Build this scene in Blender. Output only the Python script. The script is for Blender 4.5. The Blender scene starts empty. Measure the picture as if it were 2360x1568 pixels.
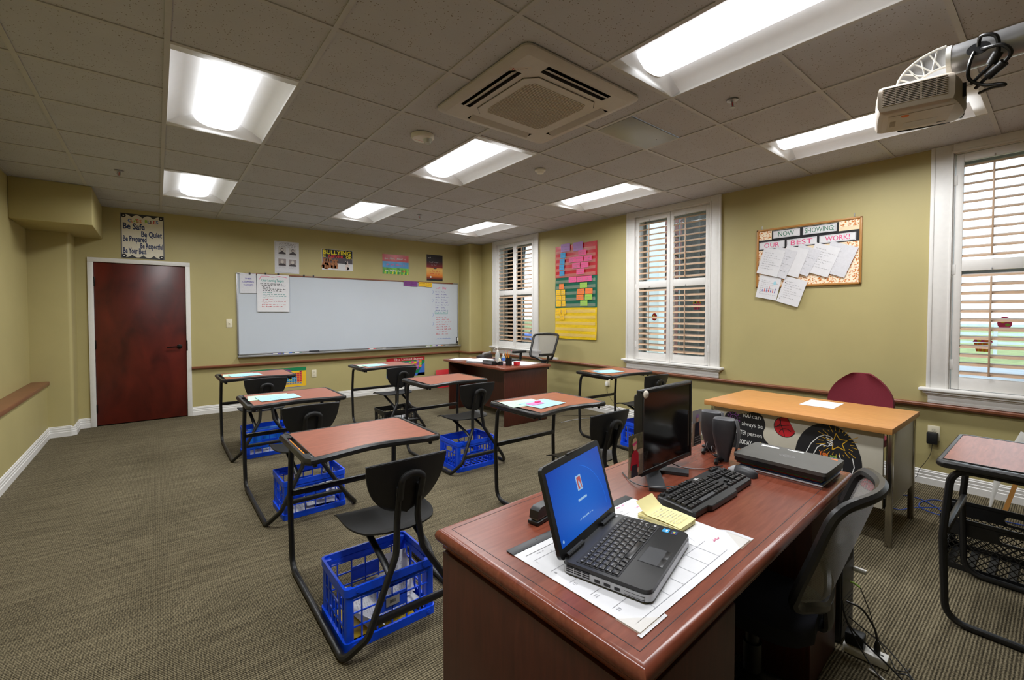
import bpy, bmesh, math, random
from mathutils import Vector, Matrix
random.seed(7)
SC = bpy.context.scene
COL = SC.collection
PI = math.pi
def R(d): return d * PI / 180
def lin(r, g, b):
    f = lambda c: (c / 255) / 12.92 if c / 255 <= .04045 else ((c / 255 + .055) / 1.055) ** 2.4
    return (f(r), f(g), f(b), 1)
MATS = {}
def mat(name, rgb, rough=.5, metal=0.0, var=.06, scale=30, bump=0.0, bscale=200, spec=.5, stretch=(1, 1, 1), emit=None, est=0, alpha=1, coat=0):
    """plain material whose colour wanders a little with a noise texture"""
    m = bpy.data.materials.new(name); m.use_nodes = True
    nt = m.node_tree; N = nt.nodes; L = nt.links
    b = N['Principled BSDF']
    c = lin(*rgb)
    tc = N.new('ShaderNodeTexCoord'); mp = N.new('ShaderNodeMapping'); mp.inputs['Scale'].default_value = stretch
    L.new(tc.outputs['Object'], mp.inputs[0])
    nz = N.new('ShaderNodeTexNoise'); nz.inputs['Scale'].default_value = scale; nz.inputs['Detail'].default_value = 3
    L.new(mp.outputs[0], nz.inputs['Vector'])
    rp = N.new('ShaderNodeValToRGB')
    rp.color_ramp.elements[0].position = .3; rp.color_ramp.elements[1].position = .7
    rp.color_ramp.elements[0].color = tuple(min(1, x * (1 - var)) for x in c[:3]) + (1,)
    rp.color_ramp.elements[1].color = tuple(min(1, x * (1 + var)) for x in c[:3]) + (1,)
    L.new(nz.outputs['Fac'], rp.inputs[0]); L.new(rp.outputs[0], b.inputs['Base Color'])
    b.inputs['Roughness'].default_value = rough; b.inputs['Metallic'].default_value = metal
    b.inputs['Specular IOR Level'].default_value = spec
    if coat: b.inputs['Coat Weight'].default_value = coat
    if bump:
        n2 = N.new('ShaderNodeTexNoise'); n2.inputs['Scale'].default_value = bscale
        L.new(tc.outputs['Object'], n2.inputs['Vector'])
        bp = N.new('ShaderNodeBump'); bp.inputs['Strength'].default_value = bump; bp.inputs['Distance'].default_value = .002
        L.new(n2.outputs['Fac'], bp.inputs['Height']); L.new(bp.outputs[0], b.inputs['Normal'])
    if emit:
        b.inputs['Emission Color'].default_value = lin(*emit); b.inputs['Emission Strength'].default_value = est
    if alpha < 1: b.inputs['Alpha'].default_value = alpha
    MATS[name] = m
    return m
def wood(name, dark, light, rough=.3, scale=6, stretch=(1, 14, 14), blot=0.0, spec=.5):
    m = mat(name, light, rough, spec=spec)
    nt = m.node_tree; N = nt.nodes; L = nt.links
    rp = [n for n in N if n.type == 'VALTORGB'][0]; nz = [n for n in N if n.type == 'TEX_NOISE'][0]
    mp = [n for n in N if n.type == 'MAPPING'][0]
    mp.inputs['Scale'].default_value = stretch; nz.inputs['Scale'].default_value = scale
    nz.inputs['Detail'].default_value = 6; nz.inputs['Distortion'].default_value = .6
    rp.color_ramp.elements[0].color = lin(*dark); rp.color_ramp.elements[1].color = lin(*light)
    rp.color_ramp.elements[0].position = .25; rp.color_ramp.elements[1].position = .75
    return m

class MB:
    """collects shapes with material slots; build() links them as ONE mesh object"""
    def __init__(s): s.v = []; s.f = []; s.mi = []; s.sm = []; s.mats = []
    def slot(s, m):
        m = MATS[m] if isinstance(m, str) else m
        if m not in s.mats: s.mats.append(m)
        return s.mats.index(m)
    def add(s, vs, fs, m, smooth=False, M=None):
        o = len(s.v); k = s.slot(m)
        s.v += [tuple(M @ Vector(v)) if M else tuple(v) for v in vs]
        for f in fs: s.f.append(tuple(o + i for i in f)); s.mi.append(k); s.sm.append(smooth)
    def box(s, a, b, m, bev=0.0, M=None, seg=2):
        x0, y0, z0 = (min(a[i], b[i]) for i in range(3)); x1, y1, z1 = (max(a[i], b[i]) for i in range(3))
        vs = [(x0, y0, z0), (x1, y0, z0), (x1, y1, z0), (x0, y1, z0), (x0, y0, z1), (x1, y0, z1), (x1, y1, z1), (x0, y1, z1)]
        fs = [(3, 2, 1, 0), (4, 5, 6, 7), (0, 1, 5, 4), (1, 2, 6, 5), (2, 3, 7, 6), (3, 0, 4, 7)]
        if bev <= 0: s.add(vs, fs, m, False, M); return
        bm = bmesh.new(); bv = [bm.verts.new(v) for v in vs]
        for f in fs: bm.faces.new([bv[i] for i in f])
        bmesh.ops.bevel(bm, geom=list(bm.edges), offset=min(bev, .49 * min(x1 - x0, y1 - y0, z1 - z0)), segments=seg, profile=.5, affect='EDGES')
        bm.verts.index_update()
        s.add([v.co.copy() for v in bm.verts], [[v.index for v in f.verts] for f in bm.faces], m, True, M); bm.free()
    def tube(s, pts, r, m, n=8, closed=False, caps=True, ry=None, up=(0, 0, 1), M=None, smooth=True):
        """round (or r x ry flattened) tube along a path"""
        P = [Vector(p) for p in pts]; k = len(P); ry = ry or r
        T = []
        for i in range(k):
            a = P[(i - 1) % k] if (closed or i > 0) else P[i]; b = P[(i + 1) % k] if (closed or i < k - 1) else P[i]
            t = (b - a); T.append(t.normalized() if t.length > 1e-9 else Vector((0, 0, 1)))
        u = Vector(up); 
        if abs(u.dot(T[0])) > .95: u = Vector((1, 0, 0)) if abs(T[0].x) < .9 else Vector((0, 1, 0))
        nrm = (u - T[0] * u.dot(T[0])).normalized(); vs = []
        for i in range(k):
            nrm = (nrm - T[i] * nrm.dot(T[i])).normalized(); bi = T[i].cross(nrm)
            rr = r[i] if isinstance(r, (list, tuple)) else r; r2 = ry[i] if isinstance(ry, (list, tuple)) else ry
            for j in range(n):
                a = 2 * PI * (j + .5) / n
                vs.append(P[i] + bi * (rr * math.cos(a)) + nrm * (r2 * math.sin(a)))
        fs = []
        for i in range(k if closed else k - 1):
            for j in range(n):
                fs.append((i * n + j, i * n + (j + 1) % n, ((i + 1) % k) * n + (j + 1) % n, ((i + 1) % k) * n + j))
        if not closed and caps: fs += [tuple(range(n - 1, -1, -1)), tuple((k - 1) * n + j for j in range(n))]
        s.add(vs, fs, m, smooth, M)
    def lathe(s, prof, m, c=(0, 0, 0), n=20, M=None, smooth=True):
        vs = []; fs = []
        for r, z in prof:
            for j in range(n):
                a = 2 * PI * j / n; vs.append((c[0] + r * math.cos(a), c[1] + r * math.sin(a), c[2] + z))
        for i in range(len(prof) - 1):
            for j in range(n): fs.append((i * n + j, i * n + (j + 1) % n, (i + 1) * n + (j + 1) % n, (i + 1) * n + j))
        fs += [tuple(range(n - 1, -1, -1)), tuple((len(prof) - 1) * n + j for j in range(n))]
        s.add(vs, fs, m, smooth, M)
    def prism(s, poly, h0, h1, m, fn=lambda u, v, w: (u, v, w), smooth=False, M=None, bev=0):
        """polygon (u, v) swept from w = h0 to h1"""
        n = len(poly); ar = sum(poly[i][0] * poly[(i + 1) % n][1] - poly[(i + 1) % n][0] * poly[i][1] for i in range(n))
        if ar < 0: poly = poly[::-1]
        vs = [fn(u, v, h0) for u, v in poly] + [fn(u, v, h1) for u, v in poly]
        fs = [tuple(range(n - 1, -1, -1)), tuple(range(n, 2 * n))] + [(i, (i + 1) % n, n + (i + 1) % n, n + i) for i in range(n)]
        s.add(vs, fs, m, smooth, M)
    def grid(s, fn, nu, nv, m, th=0.0, tn=None, M=None, smooth=True):
        """surface fn(i/nu, j/nv); th > 0 gives it a thickness along tn(point params) or -z"""
        A = [[Vector(fn(i / nu, j / nv)) for j in range(nv + 1)] for i in range(nu + 1)]
        W = nv + 1; vs = [p for row in A for p in row]
        fs = [(i * W + j, (i + 1) * W + j, (i + 1) * W + j + 1, i * W + j + 1) for i in range(nu) for j in range(nv)]
        if th:
            o = len(vs); d = Vector(tn or (0, 0, -1)) * th
            vs += [p + d for p in vs]; fs += [tuple(o + k for k in reversed(f)) for f in list(fs)]
            rim = [(i, 0) for i in range(nu + 1)] + [(nu, j) for j in range(1, W)] + [(i, nv) for i in range(nu - 1, -1, -1)] + [(0, j) for j in range(nv - 1, 0, -1)]
            ids = [i * W + j for i, j in rim]
            fs += [(ids[k], ids[k - 1], o + ids[k - 1], o + ids[k]) for k in range(len(ids))]
        s.add(vs, fs, m, smooth, M)
    def text(s, t, O, U, V, size, m, align='L', width=None, bold=0, lift=0.0):
        vs, fs, w = glyphs(t, bold)
        if not vs: return
        U = Vector(U); V = Vector(V); O = Vector(O); Nn = U.cross(V) * lift
        k = size; kx = (width / w) if width else size
        dx = {'L': 0, 'C': -w * kx / 2, 'R': -w * kx}[align]
        s.add([O + U * (x * kx + dx) + V * (y * k) + Nn for x, y in vs], fs, m)
    def build(s, name, parent=None, recalc=True):
        me = bpy.data.meshes.new(name); me.from_pydata(s.v, [], s.f)
        for m in s.mats: me.materials.append(m)
        me.polygons.foreach_set('material_index', s.mi); me.polygons.foreach_set('use_smooth', s.sm)
        if recalc:
            bm = bmesh.new(); bm.from_mesh(me); bmesh.ops.recalc_face_normals(bm, faces=bm.faces); bm.to_mesh(me); bm.free()
        if any(s.sm):
            try: me.set_sharp_from_angle(angle=R(40))
            except Exception: pass
        me.update(); o = bpy.data.objects.new(name, me); COL.objects.link(o)
        if parent: o.parent = parent
        return o
GL = {}
def glyphs(t, bold=0):
    if (t, bold) in GL: return GL[(t, bold)]
    cu = bpy.data.curves.new('writing', 'FONT'); cu.body = t; cu.resolution_u = 2; cu.offset = bold; cu.fill_mode = 'FRONT'
    ob = bpy.data.objects.new('writing', cu); COL.objects.link(ob)
    dg = bpy.context.evaluated_depsgraph_get(); ev = ob.evaluated_get(dg); me = ev.to_mesh()
    vs = [(v.co.x, v.co.y) for v in me.vertices]; fs = [tuple(p.vertices) for p in me.polygons]
    ev.to_mesh_clear(); bpy.data.objects.remove(ob); bpy.data.curves.remove(cu)
    if vs:
        x0 = min(v[0] for v in vs); vs = [(x - x0, y) for x, y in vs]; w = max(v[0] for v in vs)
    else: w = 1
    GL[(t, bold)] = (vs, fs, w); return GL[(t, bold)]
class Flat(MB):
    """a sheet in a plane (origin O, axes U, V); everything printed on it sits a hair above it, layer by layer"""
    def __init__(s, O, U, V, W=None, H=None, m=None, th=.001):
        super().__init__(); s.O = Vector(O); s.U = Vector(U).normalized(); s.V = Vector(V).normalized(); s.N = s.U.cross(s.V); s.W = W; s.H = H
        if m: s.prism([(0, 0), (W, 0), (W, H), (0, H)], -th, 0, m, lambda u, v, w: s.O + s.U * u + s.V * v + s.N * w)
    def pt(s, u, v, l=0): return s.O + s.U * u + s.V * v + s.N * (l * .0005)
    def poly(s, pts, m, l=1): s.add([s.pt(u, v, l) for u, v in pts], [tuple(range(len(pts)))], m)
    def rect(s, u0, v0, u1, v1, m, l=1): s.poly([(u0, v0), (u1, v0), (u1, v1), (u0, v1)], m, l)
    def ell(s, u, v, a, b, m, l=1, n=18, rot=0):
        c, d = math.cos(rot), math.sin(rot)
        s.poly([(u + a * math.cos(t) * c - b * math.sin(t) * d, v + a * math.cos(t) * d + b * math.sin(t) * c) for t in (2 * PI * i / n for i in range(n))], m, l)
    def line(s, pts, w, m, l=2):
        for (a, b), (c, d) in zip(pts, pts[1:]):
            L = math.hypot(c - a, d - b)
            if L < 1e-6: continue
            x, y = -(d - b) / L * w / 2, (c - a) / L * w / 2
            s.poly([(a + x, b + y), (c + x, d + y), (c - x, d - y), (a - x, b - y)], m, l)
    def txt(s, t, u, v, size, m, l=2, align='L', width=None, bold=0):
        s.text(t, s.pt(u, v, l), s.U, s.V, size, m, align, width, bold)
    def scrib(s, u, v, w, h, m, l=2, seed=0, words=3, lw=.0015):
        """a line of handwriting too small to read"""
        rn = random.Random(seed); x = u
        while x < u + w - h * .5:
            n = rn.randint(3, 7); pts = []
            for i in range(n * 2):
                pts.append((x, v + (rn.uniform(.3, 1.0) * h if i % 2 else rn.uniform(0, .25) * h))); x += h * .22
                if x > u + w: break
            s.line(pts, lw, m, l); x += h * .6
def fillet(pts, r, n=5):
    """polyline with its corners rounded; r is one radius or one per corner"""
    P = [Vector(p) for p in pts]; out = [P[0]]
    for i in range(1, len(P) - 1):
        rr = r[i - 1] if isinstance(r, (list, tuple)) else r
        a = P[i - 1] - P[i]; b = P[i + 1] - P[i]; la, lb = a.length, b.length
        a.normalize(); b.normalize(); ang = a.angle(b)
        if rr <= 0 or ang > R(176): out.append(P[i]); continue
        d = min(rr / math.tan(ang / 2), la * .48, lb * .48)
        p, q = P[i] + a * d, P[i] + b * d
        for k in range(n + 1):
            t = k / n; out.append(p * (1 - t) ** 2 + P[i] * (2 * t * (1 - t)) + q * t ** 2)
    out.append(P[-1]); return out
def spline(pts, n=6, closed=False):
    P = [Vector(p) for p in pts]; k = len(P); out = []
    g = (lambda i: P[i % k]) if closed else (lambda i: P[max(0, min(k - 1, i))])
    for i in range(k if closed else k - 1):
        a, b, c, d = g(i - 1), g(i), g(i + 1), g(i + 2)
        for j in range(n):
            t = j / n; out.append(.5 * ((2 * b) + (c - a) * t + (2 * a - 5 * b + 4 * c - d) * t * t + (3 * b - a - 3 * c + d) * t ** 3))
    if not closed: out.append(P[-1])
    return out
def rrect(x0, y0, x1, y1, r, n=4):
    out = []
    for cx, cy, a0 in ((x1 - r, y1 - r, 0), (x0 + r, y1 - r, 90), (x0 + r, y0 + r, 180), (x1 - r, y0 + r, 270)):
        for k in range(n + 1): a = R(a0 + 90 * k / n); out.append((cx + r * math.cos(a), cy + r * math.sin(a)))
    return out
def tag(o, label, cat=None, group=None, kind=None):
    if label: o['label'] = label
    if cat: o['category'] = cat
    if group: o['group'] = group
    if kind: o['kind'] = kind
    return o
def thing(name, label, cat, loc=(0, 0, 0), rz=0, group=None):
    o = bpy.data.objects.new(name, None); COL.objects.link(o); o.empty_display_size = .1
    o.location = loc; o.rotation_euler = (0, 0, rz); return tag(o, label, cat, group)
def struct(mb, name, parent=None):
    o = mb.build(name, parent)
    if not parent: o['kind'] = 'structure'
    return o
def copy_tree(o, parent=None):
    c = o.copy(); COL.objects.link(c)
    if parent: c.parent = parent
    for ch in [x for x in bpy.data.objects if x.parent == o]: copy_tree(ch, c)
    return c
def one(mb, name, label, cat, loc=None, rz=0, group=None, rot=None):
    o = mb.build(name)
    if loc: o.location = loc
    o.rotation_euler = rot if rot else (0, 0, rz)
    return tag(o, label, cat, group)
LAMP, GLOW, SKY, SCREEN, EXPO = 28, 2.4, 3.0, 1.0, 0
# ---------------------------------------------------------------- materials
mat('wall_paint', (178, 166, 114), .55, var=.03, scale=3, bump=.12, bscale=90)
mat('white_trim', (226, 224, 220), .4, var=.02)
mat('rail_wood', (128, 78, 54), .35, var=.12, scale=8, stretch=(1, 1, 6))
mat('tee_metal', (184, 183, 182), .5, var=.02)
mat('fixture_white', (240, 240, 240), .45, var=.01)
mat('lamp_glow', (255, 255, 255), .5, emit=(250, 252, 255), est=GLOW)
mat('black_frame', (20, 20, 21), .38, var=.15)
mat('black_plastic', (24, 24, 25), .45, var=.12, bump=.25, bscale=600)
mat('black_edge', (30, 29, 29), .33, var=.1)
mat('dark_grey', (52, 53, 56), .45, var=.08)
mat('mid_grey', (98, 98, 102), .5, var=.06)
mat('light_grey', (168, 168, 170), .5, var=.04)
mat('silver', (170, 170, 172), .35, .6, var=.03)
mat('chrome', (170, 166, 158), .16, 1.0, var=.05)
mat('white_plastic', (228, 226, 220), .4, var=.02)
mat('ivory', (222, 214, 188), .4, var=.02)
mat('beige_plastic', (198, 186, 172), .42, var=.03)
mat('paper', (222, 222, 225), .7, var=.02)
mat('paper_grey', (212, 212, 217), .7, var=.04, scale=60)
mat('paper_cream', (234, 228, 210), .7, var=.02)
mat('paper_blue', (160, 208, 222), .7, var=.02)
mat('paper_green', (186, 220, 192), .7, var=.02)
mat('paper_pink', (240, 120, 180), .7, var=.03)
mat('paper_yellow', (238, 228, 170), .7, var=.03)
mat('card_pink', (238, 92, 150), .6, var=.03)
mat('card_blue', (40, 150, 205), .6, var=.03)
mat('card_orange', (245, 128, 52), .6, var=.03)
mat('card_lime', (160, 205, 80), .6, var=.03)
mat('card_gold', (240, 190, 30), .6, var=.03)
mat('card_lilac', (172, 130, 190), .6, var=.03)
mat('card_purple', (120, 50, 130), .6, var=.06)
mat('cloth_red', (188, 32, 44), .35, var=.12, scale=14, stretch=(1, 1, 6), bump=.4, bscale=25)
mat('cloth_green', (14, 98, 76), .35, var=.12, scale=14, stretch=(1, 1, 6), bump=.4, bscale=25)
mat('cloth_yellow', (226, 188, 20), .35, var=.1, scale=14, stretch=(1, 1, 6), bump=.4, bscale=25)
mat('pocket_clear', (230, 220, 200), .15, var=.02, alpha=.12)
mat('crate_blue', (14, 78, 232), .35, var=.06)
mat('folder_blue', (14, 110, 200), .4, var=.05)
mat('folder_red', (196, 28, 40), .5, var=.05)
mat('folder_green', (10, 130, 80), .5, var=.05)
mat('folder_maroon', (120, 24, 34), .5, var=.05)
mat('folder_yellow', (214, 180, 40), .5, var=.05)
mat('pencil_orange', (245, 150, 20), .4, var=.04)
mat('ink_black', (24, 24, 28), .6)
mat('ink_grey', (150, 150, 156), .7)
mat('ink_navy', (20, 44, 92), .5)
mat('ink_blue', (60, 110, 200), .6)
mat('ink_teal', (40, 160, 150), .6)
mat('ink_red', (214, 50, 60), .6)
mat('ink_pink', (226, 70, 130), .6)
mat('ink_violet', (96, 84, 170), .6)
mat('ink_green', (24, 110, 80), .6)
mat('ink_yellow', (240, 222, 30), .5)
mat('ink_white', (238, 238, 236), .6)
mat('ink_gold', (226, 176, 40), .6)
mat('ink_purple', (150, 70, 170), .6)
mat('whiteboard', (198, 205, 214), .22, var=.015, scale=2)
mat('cork', (238, 216, 180), .8, var=.05)
mat('oak_frame', (176, 124, 62), .4, var=.12, scale=10)
mat('maroon_fabric', (116, 26, 42), .85, var=.12, scale=300, bump=.4, bscale=500)
mat('navy_fabric', (20, 22, 34), .9, var=.1, scale=200)
mat('panel_putty', (198, 192, 176), .45, var=.02)
mat('louver_tan', (190, 160, 132), .4, var=.08, scale=20)
mat('sash_grey', (150, 158, 160), .5)
mat('metal_panel', (150, 154, 150), .4, .3, var=.05, scale=4)
mat('vent_dark', (30, 27, 24), .6)
mat('cassette', (194, 189, 182), .45, var=.02)
mat('cassette_grille', (178, 168, 152), .5, var=.02)
mat('yellow_pad', (236, 224, 160), .7, var=.03)
mat('blue_cable', (36, 76, 170), .4)
mat('skin', (226, 178, 150), .6, var=.05)
mat('putty', (222, 214, 200), .7, var=.12, scale=200, bump=.6, bscale=250)
mat('gold_foil', (214, 160, 50), .4)
mat('clear_bottle', (214, 224, 222), .1, var=.02, alpha=.45)
mat('hinge_dark', (30, 28, 26), .4, .7)
mat('brown_photo', (120, 104, 86), .5, var=.3, scale=40)
mat('lawn', (132, 140, 84), .9, var=.25, scale=3)
mat('asphalt', (150, 152, 154), .9, var=.1, scale=2)
mat('bark', (58, 54, 50), .9, var=.3, scale=8, bump=.8, bscale=20)
mat('siding', (206, 214, 220), .6, var=.05, scale=4)
mat('brick_dark', (112, 74, 68), .8, var=.25, scale=12)
mat('shrub_green', (70, 84, 62), .9, var=.4, scale=8)
mat('glass_dark', (50, 60, 70), .1)
wood('desk_laminate', (132, 72, 50), (164, 95, 70), .34, 5, (2, 16, 16))
wood('door_wood', (58, 14, 8), (102, 32, 20), .35, 2.2, (2.2, 2.2, 1.1))
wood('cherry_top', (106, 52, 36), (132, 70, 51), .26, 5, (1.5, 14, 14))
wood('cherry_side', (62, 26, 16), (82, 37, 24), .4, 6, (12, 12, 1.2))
wood('light_oak', (186, 126, 66), (206, 146, 84), .38, 5, (14, 1.4, 14))
# carpet: ribs that run along x, broken into loops, with long streaks
def carpet():
    m = mat('carpet', (96, 84, 60), .95, spec=.1); nt = m.node_tree; N = nt.nodes; L = nt.links; b = N['Principled BSDF']
    geo = N.new('ShaderNodeTexCoord')
    def noise(scale, st, det=2):
        mp = N.new('ShaderNodeMapping'); mp.inputs['Scale'].default_value = st; L.new(geo.outputs['Object'], mp.inputs[0])
        n = N.new('ShaderNodeTexNoise'); n.inputs['Scale'].default_value = scale; n.inputs['Detail'].default_value = det
        L.new(mp.outputs[0], n.inputs['Vector']); return n
    def wave(axis, sc, dist):
        w = N.new('ShaderNodeTexWave'); w.bands_direction = axis; w.inputs['Scale'].default_value = sc; w.inputs['Distortion'].default_value = dist
        w.inputs['Detail'].default_value = 1; w.inputs['Detail Scale'].default_value = 3; L.new(geo.outputs['Object'], w.inputs['Vector']); return w
    wy = wave('Y', 28, 1.0); wx = wave('X', 34, 5.0)
    fine = noise(160, (.55, 1, 1), 2); streak = noise(7, (.35, 5, 1), 3); blot = noise(1.5, (1, 1, 1), 2)
    mul = lambda a, k: (lambda n: (L.new(a, n.inputs[0]), n.outputs[0])[1])(mathn('MULTIPLY', k))
    def mathn(op, k=None):
        n = N.new('ShaderNodeMath'); n.operation = op
        if k is not None: n.inputs[1].default_value = k
        return n
    def addn(a, c):
        n = mathn('ADD'); L.new(a, n.inputs[0]); L.new(c, n.inputs[1]); return n.outputs[0]
    s = addn(mul(wy.outputs['Fac'], .34), mul(wx.outputs['Fac'], .18))
    s = addn(s, mul(fine.outputs['Fac'], .55)); s = addn(s, mul(streak.outputs['Fac'], .34)); s = addn(s, mul(blot.outputs['Fac'], .12))
    rp = N.new('ShaderNodeValToRGB'); e = rp.color_ramp.elements
    e[0].position = .50; e[0].color = lin(40, 36, 28); e[1].position = 1.0; e[1].color = lin(138, 128, 104)
    k = e.new(.74); k.color = lin(86, 78, 60)
    L.new(s, rp.inputs[0]); L.new(rp.outputs[0], b.inputs['Base Color'])
    bp = N.new('ShaderNodeBump'); bp.inputs['Strength'].default_value = .6; bp.inputs['Distance'].default_value = .003
    L.new(s, bp.inputs['Height']); L.new(bp.outputs[0], b.inputs['Normal'])
carpet()
def tile():
    m = mat('ceiling_tile', (188, 189, 194), .9, spec=.1, var=.03, scale=5); nt = m.node_tree; N = nt.nodes; L = nt.links; b = N['Principled BSDF']
    tc = N.new('ShaderNodeTexCoord'); v = N.new('ShaderNodeTexVoronoi'); v.inputs['Scale'].default_value = 75
    L.new(tc.outputs['Object'], v.inputs['Vector'])
    lt = N.new('ShaderNodeMath'); lt.operation = 'LESS_THAN'; lt.inputs[1].default_value = .20; L.new(v.outputs['Distance'], lt.inputs[0])
    n = N.new('ShaderNodeTexNoise'); n.inputs['Scale'].default_value = 40; L.new(tc.outputs['Object'], n.inputs['Vector'])
    g = N.new('ShaderNodeMath'); g.operation = 'GREATER_THAN'; g.inputs[1].default_value = .47; L.new(n.outputs['Fac'], g.inputs[0])
    mu = N.new('ShaderNodeMath'); mu.operation = 'MULTIPLY'; L.new(lt.outputs[0], mu.inputs[0]); L.new(g.outputs[0], mu.inputs[1])
    mx = N.new('ShaderNodeMixRGB'); L.new(mu.outputs[0], mx.inputs[0])
    old = [l for l in L if l.to_socket == b.inputs['Base Color']][0]; src = old.from_socket
    L.new(src, mx.inputs[1]); mx.inputs[2].default_value = lin(128, 118, 106); L.new(mx.outputs[0], b.inputs['Base Color'])
tile()
def glass():
    m = bpy.data.materials.new('window_glass'); m.use_nodes = True; nt = m.node_tree; N = nt.nodes; L = nt.links
    N.remove(N['Principled BSDF']); out = N['Material Output']
    t = N.new('ShaderNodeBsdfTransparent'); t.inputs[0].default_value = (.95, .98, .98, 1); g = N.new('ShaderNodeBsdfGlossy'); g.inputs['Roughness'].default_value = .02
    fr = N.new('ShaderNodeFresnel'); fr.inputs[0].default_value = 1.3
    mx = N.new('ShaderNodeMixShader'); L.new(fr.outputs[0], mx.inputs[0]); L.new(t.outputs[0], mx.inputs[1]); L.new(g.outputs[0], mx.inputs[2]); L.new(mx.outputs[0], out.inputs[0])
    MATS['window_glass'] = m
glass()
def meshcloth():
    m = mat('chair_mesh', (150, 148, 148), .8, var=.03); nt = m.node_tree; N = nt.nodes; L = nt.links; b = N['Principled BSDF']
    tc = N.new('ShaderNodeTexCoord'); w = N.new('ShaderNodeTexWave'); w.bands_direction = 'Z'; w.inputs['Scale'].default_value = 90
    L.new(tc.outputs['Object'], w.inputs['Vector'])
    mr = N.new('ShaderNodeMapRange'); mr.inputs['To Min'].default_value = .35; mr.inputs['To Max'].default_value = .95
    L.new(w.outputs['Fac'], mr.inputs[0]); L.new(mr.outputs[0], b.inputs['Alpha'])
meshcloth()
def speckle(name, base, dots, scale=55, cut=.5):
    m = mat(name, base, .8); nt = m.node_tree; N = nt.nodes; L = nt.links; b = N['Principled BSDF']
    tc = N.new('ShaderNodeTexCoord'); n = N.new('ShaderNodeTexNoise'); n.inputs['Scale'].default_value = scale; n.inputs['Detail'].default_value = 2
    L.new(tc.outputs['Object'], n.inputs['Vector']); rp = N.new('ShaderNodeValToRGB'); e = rp.color_ramp.elements
    e[0].position = cut; e[0].color = lin(*base); e[1].position = cut + .1; e[1].color = lin(*dots)
    L.new(n.outputs['Fac'], rp.inputs[0]); L.new(rp.outputs[0], b.inputs['Base Color'])
speckle('cork_border', (248, 232, 206), (206, 120, 40), 75, .5)
def ramp_paint(name, stops, axis='Z', lo=0, hi=1, rough=.35):
    """printed colour gradient along one axis of the object, for posters"""
    m = mat(name, (200, 200, 200), rough); nt = m.node_tree; N = nt.nodes; L = nt.links; b = N['Principled BSDF']
    tc = N.new('ShaderNodeTexCoord'); sp = N.new('ShaderNodeSeparateXYZ'); L.new(tc.outputs['Object'], sp.inputs[0])
    mr = N.new('ShaderNodeMapRange'); mr.inputs['From Min'].default_value = lo; mr.inputs['From Max'].default_value = hi
    L.new(sp.outputs[axis], mr.inputs[0]); rp = N.new('ShaderNodeValToRGB'); e = rp.color_ramp.elements
    e[0].position, e[0].color = stops[0][0], lin(*stops[0][1]); e[1].position, e[1].color = stops[-1][0], lin(*stops[-1][1])
    for p, c in stops[1:-1]: k = e.new(p); k.color = lin(*c)
    L.new(mr.outputs[0], rp.inputs[0]); L.new(rp.outputs[0], b.inputs['Base Color'])
    return m
# ---------------------------------------------------------------- room shell (x along the front wall, y towards it, metres)
FW, RW, CE, LW, HW, BW = 7.52, 4.92, 2.733, -1.10, -0.97, -3.4
T, GX, GY = .6096, -.5479, 2.7854
def S(mb, name, label): o = struct(mb, name); o['label'] = label; return o
f = MB(); f.box((LW - .2, BW - .2, -.1), (RW + .3, FW + .2, 0), 'carpet'); S(f, 'floor', 'brown and olive ribbed carpet floor')
f = MB()
f.box((LW - .2, FW, 0), (-.60, FW + .2, CE), 'wall_paint'); f.box((-.60, FW, 2.041), (.312, FW + .2, CE), 'wall_paint'); f.box((.312, FW, 0), (RW + .3, FW + .2, CE), 'wall_paint')
f.box((-.60, FW + .1, 0), (.312, FW + .2, 2.041), 'wall_paint')
def pilaster(x0, x1, y0, corner):
    r = .035; yb = FW + .05 if corner == 'R' else FW - .001
    if corner == 'R': pts = [(x0, yb), (x0, y0)] + [(x1 - r + r * math.sin(a), y0 + r - r * math.cos(a)) for a in (R(k * 15) for k in range(7))] + [(x1, yb)]
    else: pts = [(x1, yb), (x1, y0)] + [(x0 + r - r * math.sin(a), y0 + r - r * math.cos(a)) for a in (R(k * 15) for k in range(7))] + [(x0, yb)]
    f.prism(pts, 0, CE, 'wall_paint', smooth=True)
pilaster(LW, -.757, 7.16, 'R')
S(f, 'wall_front', 'olive wall with the whiteboard and the door')
f = MB(); pilaster(4.645, RW + .02, 7.145, 'L'); WIN = [(5.60, 6.63), (2.56, 3.585), (-.44, .59)]; WZ0, WZ1 = .80, 2.665
ys = [BW - .2] + [v for w in sorted(WIN) for v in w] + [FW + .2]
for i in range(0, len(ys), 2): f.box((RW, ys[i], 0), (RW + .28, ys[i + 1], CE), 'wall_paint')
for a, b in WIN: f.box((RW, a, 0), (RW + .28, b, WZ0), 'wall_paint'); f.box((RW, a, WZ1), (RW + .28, b, CE), 'wall_paint')
S(f, 'wall_right', 'olive wall with the three shuttered windows')
f = MB(); f.box((LW - .2, BW - .2, 0), (LW, FW, CE), 'wall_paint'); f.box((LW, BW, 0), (HW, 7.16, .60), 'wall_paint')
S(f, 'wall_left', 'olive wall with a thick lower half under the ledge')
f = MB(); f.box((LW - .2, BW - .2, 0), (RW + .3, BW, CE), 'wall_paint'); S(f, 'wall_back', 'olive wall behind the camera')
f = MB(); f.box((LW, 6.42, 2.325), (-.505, FW, CE), 'wall_paint', .012); S(f, 'wall_soffit', 'olive boxed soffit under the ceiling left of the door')
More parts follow.
